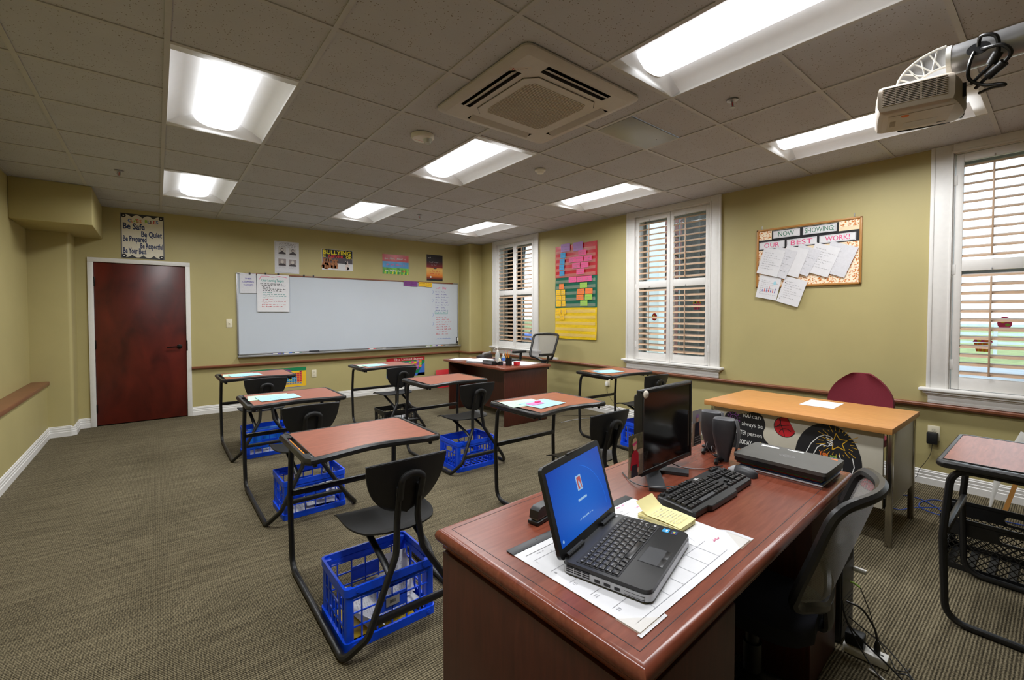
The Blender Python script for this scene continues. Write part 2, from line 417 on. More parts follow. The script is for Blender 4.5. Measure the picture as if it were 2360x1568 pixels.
# ledge and chair rail
f = MB(); f.box((LW, BW, .60), (-.948, 7.158, .642), 'rail_wood', .008); S(f, 'trim_1', 'wide brown ledge on the left half wall')
f = MB()
def rail(pts):
    """stained wood moulding that stands .055 off the wall; pts run along the wall with the room on their right"""
    prof = [(0, .632), (.03, .636), (.04, .648), (.055, .652), (.057, .668), (.05, .675), (0, .675)]
    n = len(pts); dirs = []
    for i in range(n - 1):
        d = Vector((pts[i + 1][0] - pts[i][0], pts[i + 1][1] - pts[i][1])).normalized(); dirs.append(Vector((d.y, -d.x)))
    for i in range(n - 1):
        A, B = Vector(pts[i]), Vector(pts[i + 1]); vs = []
        for P, k in ((A, i), (B, i + 1)):
            nn = dirs[i] if not (0 < k < n - 1) else (dirs[k - 1] + dirs[k]) / (1 + dirs[k - 1].dot(dirs[k]))
            vs += [(P.x + nn.x * d, P.y + nn.y * d, z) for d, z in prof]
        m = len(prof); f.add(vs, [(j, (j + 1) % m, m + (j + 1) % m, m + j) for j in range(m)] + [tuple(range(m)), tuple(range(2 * m - 1, m - 1, -1))], 'rail_wood')
rail([(.362, FW), (4.645, FW), (4.645, 7.145), (RW, 7.145), (RW, BW)])
S(f, 'trim_2', 'brown chair rail along the front and right walls')
def baseboard(pts, name, label):
    global f
    f = MB(); prof = [(0, 0), (.016, 0), (.016, .052), (.011, .057), (.013, .075), (.009, .08), (.011, .1), (.006, .106), (.007, .114), (0, .12)]
    n = len(pts); dirs = []
    for i in range(n - 1):
        d = Vector((pts[i + 1][0] - pts[i][0], pts[i + 1][1] - pts[i][1])).normalized(); dirs.append(Vector((d.y, -d.x)))
    for i in range(n - 1):
        vs = []
        for P, k in ((Vector(pts[i]), i), (Vector(pts[i + 1]), i + 1)):
            nn = dirs[i] if not (0 < k < n - 1) else (dirs[k - 1] + dirs[k]) / (1 + dirs[k - 1].dot(dirs[k]))
            vs += [(P.x + nn.x * d, P.y + nn.y * d, z) for d, z in prof]
        m = len(prof); f.add(vs, [(j, (j + 1) % m, m + (j + 1) % m, m + j) for j in range(m)] + [tuple(range(m)), tuple(range(2 * m - 1, m - 1, -1))], 'white_trim')
    S(f, name, label)
baseboard([(HW, BW), (HW, 7.16), (-.79, 7.16), (-.757, 7.19), (-.757, FW), (-.652, FW)], 'baseboard_left', 'white moulded baseboard left of the door')
baseboard([(.364, FW), (4.645, FW), (4.645, 7.145), (RW, 7.145)], 'baseboard_front', 'white moulded baseboard under the whiteboard wall')
baseboard([(RW, 7.145), (RW, BW)], 'baseboard_right', 'white moulded baseboard under the windows')
# ceiling: lay-in tiles with holes where the lamps sit
LAMPS = [(1, -4), (1, 0), (1, 4), (4, -4), (4, 0), (4, 4), (7, -4), (7, 0), (7, 4)]
lampcells = {(c, r + k) for c, r in LAMPS for k in (0, 1)}
f = MB(); g = MB(); hw = .012
xs = [LW] + [GX + c * T for c in range(0, 10) if LW < GX + c * T < RW] + [RW]
ys = [BW] + [GY + r * T for r in range(-10, 9) if BW < GY + r * T < FW] + [FW]
for i in range(len(xs) - 1):
    for j in range(len(ys) - 1):
        c = round((xs[i] - GX) / T) if xs[i] > LW else -1; r = round((ys[j] - GY) / T) if ys[j] > BW else -99
        if (c, r) in lampcells: continue
        if (c, r) == (5, -2):   # half of this cell is the metal access panel
            f.box((xs[i], ys[j], CE + .004), (xs[i + 1], GY - 1.5 * T, CE + .02), 'ceiling_tile'); continue
        f.box((xs[i], ys[j], CE + .004), (xs[i + 1], ys[j + 1], CE + .02), 'ceiling_tile')
S(f, 'ceiling', 'pitted grey lay-in ceiling tiles')
for i, x in enumerate(xs):
    if 0 < i < len(xs) - 1: g.box((x - hw, BW, CE - .002), (x + hw, FW, CE + .006), 'tee_metal')
for j, y in enumerate(ys):
    if not 0 < j < len(ys) - 1: continue
    r = round((y - GY) / T)
    for i in range(len(xs) - 1):
        c = round((xs[i] - GX) / T) if xs[i] > LW else -1
        if (c, r - 1) in lampcells and (c, r) in lampcells: continue
        g.box((xs[i], y - hw, CE - .0015), (xs[i + 1], y + hw, CE + .006), 'tee_metal')
g.box((LW, BW, CE - .002), (LW + .022, FW, CE + .004), 'tee_metal'); g.box((RW - .022, BW, CE - .002), (RW, FW, CE + .004), 'tee_metal'); g.box((LW, FW - .022, CE - .002), (RW, FW, CE + .004), 'tee_metal')
S(g, 'trim_3', 'metal grid that holds the ceiling tiles')
# ---------------------------------------------------------------- door
d = bpy.data.objects.new('door_1', None); COL.objects.link(d); tag(d, 'reddish brown wooden door in a white frame', kind='structure')
f = MB()
f.box((-.652, FW - .022, 0), (-.598, FW + .06, 2.041), 'white_trim', .004); f.box((.310, FW - .022, 0), (.362, FW + .06, 2.041), 'white_trim', .004); f.box((-.652, FW - .022, 2.041), (.362, FW + .06, 2.095), 'white_trim', .004)
f.build('door_frame', d)
f = MB(); f.box((-.595, FW + .002, .012), (.307, FW + .046, 2.037), 'door_wood', .002); slab = f.build('slab', d)
for z in (.22, 1.02, 1.80):
    f = MB(); f.box((-.604, FW - .012, z - .055), (-.586, FW + .001, z + .055), 'hinge_dark', .003); f.tube([(-.597, FW - .013, z - .055), (-.597, FW - .013, z + .055)], .007, 'hinge_dark'); f.build('hinge', d)
f = MB(); f.lathe([(.03, 0), (.03, .01), (.024, .014), (.012, .016), (.012, .05)], 'hinge_dark', M=Matrix.Translation((.235, FW + .002, .96)) @ Matrix.Rotation(R(90), 4, 'X'))
f.tube(fillet([(.235, FW - .045, .96), (.16, FW - .05, .96), (.10, FW - .045, .955)], .02), .011, 'hinge_dark', ry=.008); f.build('door_handle', slab)
f = MB(); f.box((.309, FW - .0235, .90), (.322, FW - .0215, 1.04), 'hinge_dark'); f.build('strike_plate', d)
# ---------------------------------------------------------------- windows
def window(k, a, b, label):
    w = bpy.data.objects.new('window_%d' % k, None); COL.objects.link(w); tag(w, label, kind='structure')
    f = MB(); cw = .123; x = RW
    for y0, y1 in ((a - cw, a), (b, b + cw)):
        f.box((x - .022, y0, WZ0), (x, y1, CE), 'white_trim', .003)
    f.box((x - .022, a, WZ1), (x, b, CE), 'white_trim', .003)
    for y0, y1 in ((a - cw - .004, a - cw + .022), (b + cw - .022, b + cw + .004)): f.box((x - .03, y0, WZ0), (x, y1, CE), 'white_trim', .004)
    for y0, y1 in ((a - .012, a + .004), (b - .004, b + .012)): f.box((x - .028, y0, WZ0), (x + .02, y1, WZ1 + .012), 'white_trim', .003)
    f.box((x - .028, a, WZ1 - .004), (x + .02, b, WZ1 + .012), 'white_trim', .003)
    # jambs and head inside the wall
    f.box((x, a - .001, WZ0), (x + .28, a + .012, WZ1), 'white_trim'); f.box((x, b - .012, WZ0), (x + .28, b + .001, WZ1), 'white_trim'); f.box((x, a, WZ1 - .012), (x + .28, b, WZ1 + .001), 'white_trim')
    f.build('casing', w)
    f = MB(); f.box((x - .075, a - cw - .045, .776), (x + .28, b + cw + .045, .802), 'white_trim', .008)
    f.box((x - .055, a - cw - .02, .757), (x, b + cw + .02, .777), 'white_trim', .006); f.box((x - .035, a - cw - .004, .742), (x, b + cw + .004, .758), 'white_trim', .004)
    f.box((x - .024, a - cw + .008, .70), (x, b + cw - .008, .743), 'white_trim', .003); f.box((x - .03, a - cw + .008, .677), (x, b + cw - .008, .702), 'white_trim', .006)
    f.build('sill', w)
    mid = (a + b) / 2
    for pi, (p0, p1) in enumerate(((a + .016, mid - .002), (mid + .002, b - .016))):
        f = MB(); st = .045; X0, X1 = x - .004, x + .026
        zs = [(WZ0 + .006, .905), (1.735, 1.82), (2.588, WZ1 - .016)]
        f.box((X0, p0, WZ0 + .006), (X1, p0 + st, WZ1 - .016), 'white_trim', .003); f.box((X0, p1 - st, WZ0 + .006), (X1, p1, WZ1 - .016), 'white_trim', .003)
        for z0, z1 in zs: f.box((X0, p0 + st, z0), (X1, p1 - st, z1), 'white_trim', .002)
        sh = f.build('shutter_panel', w)
        for z0, z1, n in ((.905, 1.735, 12), (1.82, 2.588, 11)):
            f = MB(); tl = R(26)
            for i in range(n):
                z = z0 + (i + .5) * (z1 - z0) / n; c, s_ = math.cos(tl), math.sin(tl); pr = []
                for t in range(10):
                    an = 2 * PI * t / 10; u, v = .031 * math.cos(an), .0055 * math.sin(an); pr.append((x + .012 + u * c - v * s_, z + u * s_ + v * c))
                f.prism(pr, p0 + st + .001, p1 - st - .001, 'louver_tan', lambda u, v, w_: (u, w_, v), smooth=True)
            lo = f.build('louvers', sh)
            f = MB(); yr = p1 - st - .40 * (p1 - p0 - 2 * st)
            f.box((x - .029, yr - .006, z0 + .02), (x - .019, yr + .006, z1 - .05), 'louver_tan', .002)
            f.build('tilt_rod', sh)
            f = MB(); f.tube([(x - .006, yr, z1 + .018), (x - .014, yr, z1 + .012), (x - .012, yr, z1 - .004)], .003, 'light_grey', 6); f.build('catch', sh)
        for z in (1.0, 1.75, 2.45):
            f = MB(); yh = p0 if pi == 0 else p1; f.box((x - .006, yh - .012, z - .04), (x + .0, yh + .012, z + .04), 'white_trim', .002); f.build('hinge', sh)
    f = MB(); X = x + .20
    for y0, y1, z0, z1 in ((a, a + .05, WZ0, WZ1), (b - .05, b, WZ0, WZ1), (a, b, WZ0, WZ0 + .06), (a, b, WZ1 - .06, WZ1), (a, b, 1.70, 1.77), (mid - .014, mid + .014, WZ0, WZ1)):
        f.box((X - .02, y0 + .013, z0), (X + .02, y1 - .013, z1), 'sash_grey', .003)
    f.build('sash', w)
    f = MB(); f.box((X - .002, a + .02, WZ0 + .02), (X + .002, b - .02, WZ1 - .02), 'window_glass'); f.build('pane', w)
window(1, *WIN[0], 'white shuttered window behind the far desk chair'); window(2, *WIN[1], 'white shuttered window between the pocket chart and the cork board'); window(3, *WIN[2], 'white shuttered window cut by the frame edge, right of the cork board')
# coloured clings on the panes
def cling(y, z, cols, label, kind):
    X = RW + .196; F = Flat((X, y, z), (0, -1, 0), (0, 0, 1))
    if kind == 'egg':
        F.prism([(.04 * math.cos(t), .05 * math.sin(t)) for t in (2 * PI * i / 16 for i in range(16))], 0, .0008, cols[0], lambda u, v, w: F.pt(u, v, 0) + F.N * w)
        F.ell(-.01, .012, .014, .012, cols[1], 3); F.ell(.015, -.015, .012, .012, cols[2], 3)
    else:
        F.prism([(-.05, 0), (-.035, -.07), (.035, -.07), (.05, 0)], 0, .0008, cols[0], lambda u, v, w: F.pt(u, v, 0) + F.N * w)
        F.prism([(.055 * math.cos(t), .005 + .035 * math.sin(t)) for t in (PI * i / 12 for i in range(13))], 0, .0008, cols[1], lambda u, v, w: F.pt(u, v, 0) + F.N * w)
        for q in (-.025, 0, .025): F.line([(q * 1.2, 0), (q * .8, -.07)], .006, cols[2], 3)
        F.ell(-.02, .02, .012, .012, cols[2], 3); F.ell(.02, .018, .012, .012, cols[0], 3)
    one(F, 'window_cling', label, 'window sticker')
cling(.305, 1.33, ('ink_pink', 'ink_yellow', 'card_lime'), 'round pink and green sticker on the right window pane', 'egg')
cling(.42, 1.17, ('card_orange', 'ink_pink', 'ink_yellow'), 'pink and yellow basket sticker on the right window pane', 'basket')
cling(2.83, 1.52, ('ink_pink', 'card_gold', 'ink_green'), 'pink basket sticker on the middle window pane', 'basket')
cling(3.42, 1.36, ('ink_red', 'ink_yellow', 'card_lime'), 'small red and yellow egg sticker on the middle window pane', 'egg')
# ---------------------------------------------------------------- things on the front wall
PX, PZ = (1, 0, 0), (0, 0, 1); YW = FW - .0015
def wallsheet(x0, z0, w, h, m, y=YW, th=.001): return Flat((x0, y, z0), PX, PZ, w, h, m, th)
# class rules poster
F = wallsheet(-.338, 2.112, .432, .566, 'paper_cream')
w, h = .432, .566
def scallop(v0, sgn):
    pts = [(0, v0)]
    for i in range(33):
        u = i / 32 * w; pts.append((u, v0 + sgn * (.012 + .03 * abs(math.sin(PI * 4 * u / w)) ** .8 * 0 + .034 * (1 - abs(math.sin(PI * 4 * u / w))))))
    return pts + [(w, v0)]
F.poly(scallop(h, -1)[::-1], 'dark_grey', 1); F.poly(scallop(0, 1), 'dark_grey', 1)
for u, v in ((.03, h - .03), (w - .03, h - .03), (.03, .03), (w - .03, .03)): F.ell(u, v, .024, .024, 'ink_black', 2); F.ell(u, v, .009, .009, 'ink_white', 3)
F.rect(0, 0, .012, h, 'mid_grey', 2); F.rect(w - .012, 0, w, h, 'mid_grey', 2)
cols = ['ink_blue', 'card_orange', 'card_lime', 'ink_red', 'card_orange', None, 'card_lime', 'ink_blue', 'card_orange', 'ink_red', 'ink_blue']
u = .07
for ch, c in zip('CLASS RULES', cols):
    if c: F.txt(ch, u, h - .105 + .004 * math.sin(u * 60), .058, c, 3, bold=.02)
    u += .028
for t, u, v, s, wd in (('Be Safe', .022, .372, .105, .215), ('Be Quiet', .2, .285, .10, .21), ('Be Prepared', .022, .215, .10, .23), ('Be Respectful', .19, .135, .096, .225), ('Be Your Best', .022, .062, .10, .225)):
    F.txt(t, u, v, s, 'ink_navy', 2, width=wd, bold=.03)
one(F, 'class_rules_poster', 'white class rules poster with scalloped grey border above the door', 'poster')
# four portraits sheet
F = wallsheet(1.400, 2.02, .340, .485, 'paper_grey'); w, h = .34, .485
for a in ((.012, .012, w - .012, .015), (.012, h - .015, w - .012, h - .012), (.012, .012, .015, h - .012), (w - .015, .012, w - .012, h - .012)): F.rect(*a, 'ink_grey', 1)
for i in range(3): F.scrib(.06, h - .04 - i * .024, .23, .014, 'ink_black', 2, i, lw=.002)
mat('photo_sepia', (150, 138, 136), .5, var=.15, scale=20); mat('photo_dark', (52, 42, 46), .5, var=.2, scale=30); mat('photo_face', (206, 196, 190), .5, var=.1, scale=30); mat('photo_pale', (196, 192, 190), .5)
for i, (u, v) in enumerate(((.05, .29), (.2, .285), (.05, .115), (.195, .11))):
    F.rect(u, v, u + .105, v + .105, 'photo_pale' if i < 2 else 'photo_sepia', 1)
    F.poly([(u + .002, v), (u + .103, v), (u + .098, v + .022), (u + .07, v + .036), (u + .036, v + .036), (u + .006, v + .022)], 'photo_dark', 2)
    F.ell(u + .052, v + .062, .021, .030, 'photo_dark' if i in (0, 1) else 'photo_pale', 2); F.ell(u + .053, v + .06, .016, .022, 'photo_face', 3)
    if i in (0, 1): F.ell(u + .053, v + .045, .013, .011, 'photo_dark', 4, rot=0)
    for k in range(3): F.scrib(u + .005, v - .014 - k * .011, .095, .006, 'ink_grey', 2, 10 + i * 3 + k, lw=.001)
one(F, 'portraits_poster', 'white sheet with four black and white portraits above the whiteboard', 'poster')
# anti bullying poster with dogs
F = wallsheet(2.078, 2.112, .49, .336, 'paper'); w, h = .49, .336
mat('dusk_grey', (84, 80, 88), .4, var=.1, scale=3); mat('dog_tan', (172, 112, 70), .6, var=.2, scale=30); mat('dog_dark', (84, 52, 40), .6, var=.2); mat('dog_white', (222, 206, 200), .6, var=.08)
F.rect(.006, .115, w - .004, h - .004, 'dusk_grey', 1); F.rect(.006, h * .62, w - .004, h - .004, 'ink_black', 2)
F.txt('BULLYING', .02, .256, .092, 'ink_yellow', 4, width=.44, bold=.025); F.txt('IS', .02, .205, .06, 'ink_yellow', 4, bold=.025); F.txt('NEVER', .105, .200, .062, 'ink_red', 4, width=.235, bold=.015); F.txt('OK', .378, .200, .062, 'ink_yellow', 4, width=.1, bold=.025)
def dog(u, v, s, body, dark, flip=1, l=5):
    e = lambda du, dv, a, b, m, r=0, k=0: F.ell(u + flip * du * s, v + dv * s, a * s, b * s, m, l + k, rot=flip * r)
    e(0, .42, .27, .44, body); e(-.12, .2, .24, .2, body); e(.1, .98, .22, .2, body, 0, 1); e(.24, .9, .12, .1, dark, 0, 2)
    for q in (-.06, .24): F.poly([(u + flip * (q - .07) * s, v + 1.1 * s), (u + flip * (q + .09) * s, v + 1.08 * s), (u + flip * q * s, v + 1.36 * s)], body, l + 1)
    for q in (.06, .18): F.rect(min(u + flip * (q - .05) * s, u + flip * (q + .05) * s), v - .02 * s, max(u + flip * (q - .05) * s, u + flip * (q + .05) * s), v + .45 * s, body, l + 1)
    e(-.05, .03, .2, .05, body); e(.17, 1.02, .025, .03, 'ink_black', 0, 3)
for u, v, s in ((.035, .03, .13), (.105, .035, .135), (.07, .015, .13), (.165, .03, .118), (.215, .03, .12)): dog(u, v, s, 'dog_tan', 'dog_dark', 1, 5); 
dog(.40, .012, .115, 'dog_white', 'ink_black', -1, 5); F.ell(.405, .055, .014, .010, 'ink_black', 9); F.ell(.378, .125, .016, .020, 'ink_black', 9)
one(F, 'dogs_poster', 'poster reading BULLYING IS NEVER OK over small dogs', 'poster')
# three colour band poster
F = wallsheet(3.084, 2.104, .49, .346, 'folder_red'); w, h = .49, .346
mat('band_blue', (70, 150, 210), .3, var=.15, scale=12); mat('band_green', (96, 176, 60), .3, var=.5, scale=16); mat('band_red', (196, 52, 60), .25, var=.3, scale=5)
F.rect(0, h * .64, w, h, 'band_red', 1); F.rect(0, h * .33, w, h * .64, 'band_blue', 1); F.rect(0, 0, w, h * .33, 'band_green', 1)
for i in range(14): F.poly([(i * .035, 0), (i * .035 + .02, 0), (i * .035 + .012 + .01 * (i % 3), h * (.2 + .04 * (i % 3)))], 'ink_yellow' if i % 2 else 'ink_green', 2)
F.scrib(.04, h * .74, .41, .04, 'ink_white', 3, 1, lw=.006); F.scrib(.07, h * .43, .36, .04, 'paper_pink', 3, 2, lw=.006); F.scrib(.04, h * .12, .30, .04, 'ink_white', 3, 3, lw=.006); F.scrib(.36, h * .12, .08, .04, 'ink_red', 3, 5, lw=.006)
one(F, 'striped_poster', 'poster with red, blue and green bands above the whiteboard', 'poster')
# sunset poster
ramp_paint('sunset_print', [(0, (40, 24, 20)), (.10, (120, 40, 20)), (.2, (226, 130, 50)), (.42, (240, 196, 110)), (.5, (230, 170, 100)), (.505, (150, 50, 50)), (.66, (90, 40, 46)), (.75, (44, 38, 46)), (1, (30, 28, 34))], 'Z', 2.024, 2.512)
F = wallsheet(3.937, 2.024, .338, .488, 'sunset_print'); w, h = .338, .488
F.poly([(0, 0), (w, 0), (w, .035), (.24, .026), (.12, .032), (0, .02)], 'ink_black', 1); F.ell(.085, .07, .017, .017, 'paper', 2); F.ell(.175, .237, .034, .014, 'ink_black', 2); F.ell(.175, .237, .024, .007, 'mid_grey', 3)
F.line([(.04, .43), (.055, .42), (.07, .425), (.085, .44)], .007, 'ink_white', 2)
for i, (a, b, m) in enumerate(((.05, .335, 'ink_grey'), (.1, .285, 'ink_grey'), (.05, .165, 'ink_red'), (.07, .12, 'ink_red'))): F.scrib(a, b, w - 2 * a, .03, m, 2, 30 + i, lw=.004)
one(F, 'sunset_poster', 'tall dark poster of an orange sunset, rightmost above the whiteboard', 'poster')
# whiteboard
B = thing('whiteboard', 'long white dry erase board on the front wall', 'whiteboard', (.90, FW - .002, .80))
BWd, BH = 3.71, 1.195
f = Flat((0, -.013, 0), PX, PZ, BWd, BH, 'whiteboard', .012)
f.scrib(3.23, 1.065, .22, .055, 'ink_pink', 2, 3, lw=.005)
for i in range(8): f.scrib(3.21, 1.005 - i * .05, .09, .026, 'ink_violet', 2, 100 + i, lw=.003); f.scrib(3.33, 1.005 - i * .05, .12 + .03 * (i % 3), .03, 'ink_violet', 2, 120 + i, lw=.003)
f.line([(3.20, .60), (3.47, .60), (3.47, .655), (3.20, .655), (3.20, .60)], .005, 'ink_teal', 2); f.scrib(3.23, .608, .2, .035, 'ink_teal', 2, 8, lw=.005)
for i in range(8): f.scrib(3.22, .525 - i * .046, .1, .026, 'ink_red', 2, 140 + i, lw=.003); f.scrib(3.345, .525 - i * .046, .13 + .04 * (i % 3), .028, 'ink_red', 2, 160 + i, lw=.003)
f.line([(3.23 + .03 * i, .12 + .012 * (i % 2)) for i in range(11)], .005, 'ink_blue', 2)
for y in (.98, .82, .55, .38): f.line([(3.15, y), (3.17, y + .03), (3.155, y + .06)], .004, 'ink_blue', 2)
f.build('writing_surface', B)
f = MB(); fr = .02
for a, b in (((0, -.02, 0), (BWd, 0, fr)), ((0, -.02, BH - fr), (BWd, 0, BH)), ((0, -.02, 0), (fr, 0, BH)), ((BWd - fr, -.02, 0), (BWd, 0, BH))): f.box(a, b, 'silver', .003)
f.build('board_frame', B)
f = MB(); f.box((.10, -.0245, BH - .019), (BWd - .12, -.0201, BH + .001), 'rail_wood', .001); f.build('tack_strip', B)
f = MB(); f.box((0, -.075, -.03), (BWd + .02, 0, -.012), 'silver', .004); f.box((0, -.078, -.03), (BWd + .02, -.070, -.002), 'silver', .003); f.build('marker_tray', B)
TZ = .80 - .0115
def marker(x, y, body, label, rz=0):
    f = MB(); f.lathe([(.007, 0), (.008, .002), (.008, .075), (.007, .078)], 'white_plastic', n=10); f.lathe([(.0085, .078), (.0088, .08), (.0088, .118), (.006, .122)], body, n=10); f.lathe([(.0085, .0), (.0085, .012)], body, n=10)
    one(f, 'marker', label, 'marker', (x, y, TZ + .009), group='dry erase markers on the board tray', rot=(0, R(90), rz))
for x, c, l in ((1.40, 'ink_violet', 'violet capped marker at the left end of the board tray'), (1.55, 'ink_blue', 'blue capped marker at the left end of the board tray'), (1.70, 'ink_green', 'green capped marker left of the black eraser'), (2.87, 'ink_red', 'red capped marker left of mid tray'), (3.10, 'ink_black', 'black capped marker near mid tray'), (3.95, 'card_lime', 'light green capped marker on the right part of the tray'), (4.07, 'ink_violet', 'violet capped marker on the right part of the tray'), (4.19, 'card_orange', 'orange capped marker on the right part of the tray'), (4.35, 'ink_black', 'black capped marker at the right end of the tray')): marker(x - .06, FW - .045, c, l, R(random.uniform(-4, 4)))
f = MB(); f.box((0, -.025, 0), (.15, .025, .018), 'ink_black', .004); f.box((.003, -.023, .018), (.147, .023, .032), 'dark_grey', .004); one(f, 'board_eraser', 'black felt eraser on the whiteboard tray', 'eraser', (1.86, FW - .046, TZ + .0006))
f = MB(); f.box((0, -.03, 0), (.035, 0, .11), 'dark_grey', .004); f.box((.006, -.034, .03), (.029, -.029, .10), 'white_plastic', .003); one(f, 'marker_holder', 'small grey marker holder at the bottom right of the whiteboard', 'holder', (4.555, FW - .0235, .835))
# sheets on the board
F = Flat((.945, FW - .029, 1.70), (1, 0, .02), (-.02, 0, 1), .205, .285, 'paper_grey', .001)
for t, v in (('THESE', .20), ('LEARNING', .155), ('TARGETS', .11)): F.txt(t, .105, v, .03, 'ink_violet', 2, 'C', bold=.02)
one(F, 'paper_sheet', 'small white sheet lettered LEARNING TARGETS at the top left of the whiteboard', 'paper')
F = Flat((1.158, FW - .033, 1.432), PX, PZ, .43, .555, 'paper', .002); h = .555
F.txt('Clear Learning Targets', .055, h - .105, .052, 'ink_teal', 2, width=.30, bold=.01)
F.line([(.03, h - .08), (.05, h - .03), (.13, h - .025), (.2, h - .04), (.3, h - .022), (.4, h - .04)], .006, 'ink_pink', 2)
for i, (c, n, ind) in enumerate((('ink_black', .3, .0), ('ink_black', .33, .02), ('ink_black', .12, .03), ('ink_black', .33, .03), ('ink_black', .26, .03), ('ink_teal', .12, .03), ('ink_teal', .30, .03), ('ink_teal', .32, .03), ('ink_teal', .1, .03), ('ink_red', .14, .03), ('ink_red', .32, .02), ('ink_red', .08, .03), ('ink_red', .34, .02), ('ink_red', .28, .02))):
    F.scrib(.04 + ind, h - .145 - i * .026, n, .015, c, 2, 50 + i, lw=.003)
one(F, 'chart_paper', 'large white chart of learning targets in coloured marker on the whiteboard', 'paper')
def clip(x, z, label):
    f = MB(); f.box((-.012, -.012, 0), (.012, 0, .03), 'dark_grey', .004); f.tube([(-.006, -.014, .02), (0, -.018, .036), (.006, -.014, .02)], .002, 'silver', 6); one(f, 'board_clip', label, 'clip', (x, FW - .0265, z))
clip(1.065, 1.975, 'dark clip on the small learning targets sheet'); 
for x, l in ((1.27, 'left dark clip on the large chart'), (1.44, 'right dark clip on the large chart'), (1.80, 'left of the two empty dark clips on the tack strip'), (1.94, 'right of the two empty dark clips on the tack strip')): clip(x, 1.982 if x > 1.6 else 1.984, l)
def cards(x, z, w, h, m, label, n, seed):
    F = Flat((x, FW - .029, z), PX, PZ, w, h, m, .001); rn = random.Random(seed)
    for i in range(n):
        F.scrib(.015, h - .03 - i * .027, w - .03, .014, 'ink_black', 3, seed + i, lw=.0015)
    one(F, 'card_strip', label, 'card')
cards(3.47, 1.905, .14, .085, 'card_purple', 'left purple card clipped to the whiteboard top', 2, 5); cards(3.613, 1.90, .125, .09, 'card_purple', 'right purple card clipped to the whiteboard top', 2, 9)
cards(3.76, 1.905, .14, .08, 'card_gold', 'left yellow card clipped to the whiteboard top', 2, 15); cards(3.903, 1.90, .125, .085, 'card_gold', 'right yellow card clipped to the whiteboard top', 2, 19)
# switch and outlets
def plate(name, label, O, U, kind, rz):
    t = thing(name, label, 'light switch' if kind == 's' else 'outlet', O, rz)
    f = MB(); f.box((-.037, -.006, -.06), (.037, 0, .06), 'ivory', .004); f.build('cover_plate', t)
    if kind == 's':
        f = MB(); f.box((-.012, -.009, -.02), (.012, -.0055, .02), 'ivory', .002); f.box((-.005, -.022, -.002), (.005, -.008, .012), 'ivory', .003); f.build('toggle', t)
    else:
        for z in (-.024, .024):
            f = MB(); f.lathe([(.016, 0), (.016, .003)], 'ivory', n=16, M=Matrix.Translation((0, -.0055, z)) @ Matrix.Rotation(R(90), 4, 'X'))
            for q in (-.006, .006): f.box((q - .001, -.0092, z - .003), (q + .001, -.0084, z + .006), 'ink_black')
            f.box((-.0025, -.0092, z - .011), (.0025, -.0084, z - .007), 'ink_black'); f.build('socket', t)
    return t
plate('light_switch', 'ivory light switch between the door and the whiteboard', (.808, FW - .001, 1.265), None, 's', 0)
plate('wall_outlet', 'ivory outlet under the whiteboard beside the periodic table poster', (1.938, FW - .001, .45), None, 'o', 0)
plate('wall_outlet', 'ivory outlet with a black adapter right of the light oak desk', (RW - .001, .665, .43), None, 'o', R(-90))
plate('wall_outlet', 'white outlet with a small white plug behind the desk under the middle window', (RW - .001, 4.03, .45), None, 'o', R(-90))
# periodic table poster
F = wallsheet(1.06, .262, .762, .305, 'card_gold'); w, h = .762, .305
F.rect(0, h - .055, w, h, 'folder_green', 1); F.ell(.10 + .2, h - .05, .26, .04, 'card_purple', 2); F.txt('Periodic Table', .31, h - .062, .052, 'ink_yellow', 3, 'C', bold=.02); F.rect(0, 0, w, .006, 'ink_blue', 1)
cw, ch, u0, v0 = .0365, .0285, .045, .052
for c in range(18):
    for r_ in range(7):
        if (r_ == 0 and 0 < c < 17) or (r_ in (1, 2) and 1 < c < 12): continue
        m = 'ink_red' if c > 15 or (c > 12 and r_ < 3 - (c < 14)) else ('card_lime' if (c, r_) in ((13, 4), (9, 6)) else 'card_blue')
        if r_ == 6: m = 'card_orange' if c < 9 else 'ink_grey'
        F.rect(u0 + c * cw, v0 + (6 - r_) * ch - (.006 if r_ == 6 else 0), u0 + (c + 1) * cw - .003, v0 + (7 - r_) * ch - .003 - (.006 if r_ == 6 else 0), m, 2)
        F.rect(u0 + c * cw + .01, v0 + (6 - r_) * ch + .008, u0 + (c + 1) * cw - .014, v0 + (6 - r_) * ch + .017, 'ink_navy', 3)
one(F, 'periodic_table_poster', 'yellow periodic table poster low on the front wall', 'poster')
# map poster
F = wallsheet(3.14, .262, .745, .345, 'folder_green'); w, h = .745, .345
F.rect(0, h - .06, w, h, 'folder_red', 1); F.txt('The United States', .70, h - .048, .055, 'ink_white', 2, 'R', width=.56)
F.rect(.0, .0, w, .05, 'ink_blue', 1); F.poly([(w - .16, 0), (w, 0), (w, .24), (w - .06, .19), (w - .1, .1)], 'ink_blue', 1)
rn = random.Random(4); pal = ['ink_pink', 'card_orange', 'ink_purple', 'card_gold', 'card_lime', 'card_lilac']
for i in range(12):
    for j in range(5):
        u = .06 + i * .052; v = .05 + j * .042 + (.03 if i > 9 else 0) + .012 * math.sin(i)
        if v > h - .1 or (i > 10 and j < 2) or (i > 8 and j == 0): continue
        F.poly([(u + rn.uniform(-.006, .006), v), (u + .05, v + rn.uniform(-.006, .006)), (u + .052, v + .04), (u + rn.uniform(-.004, .008), v + .042)], pal[(i * 2 + j * 3 + i // 3) % 6], 3)
one(F, 'map_poster', 'map poster headed United States low on the front wall', 'poster')
f = MB(); f.box((0, 0, 0), (.50, .006, .34), 'folder_red', .001); one(f, 'poster_board', 'red poster board standing against the wall beyond the far desk', 'board', (4.09, FW - .12, .002), rot=(R(-12), 0, 0))
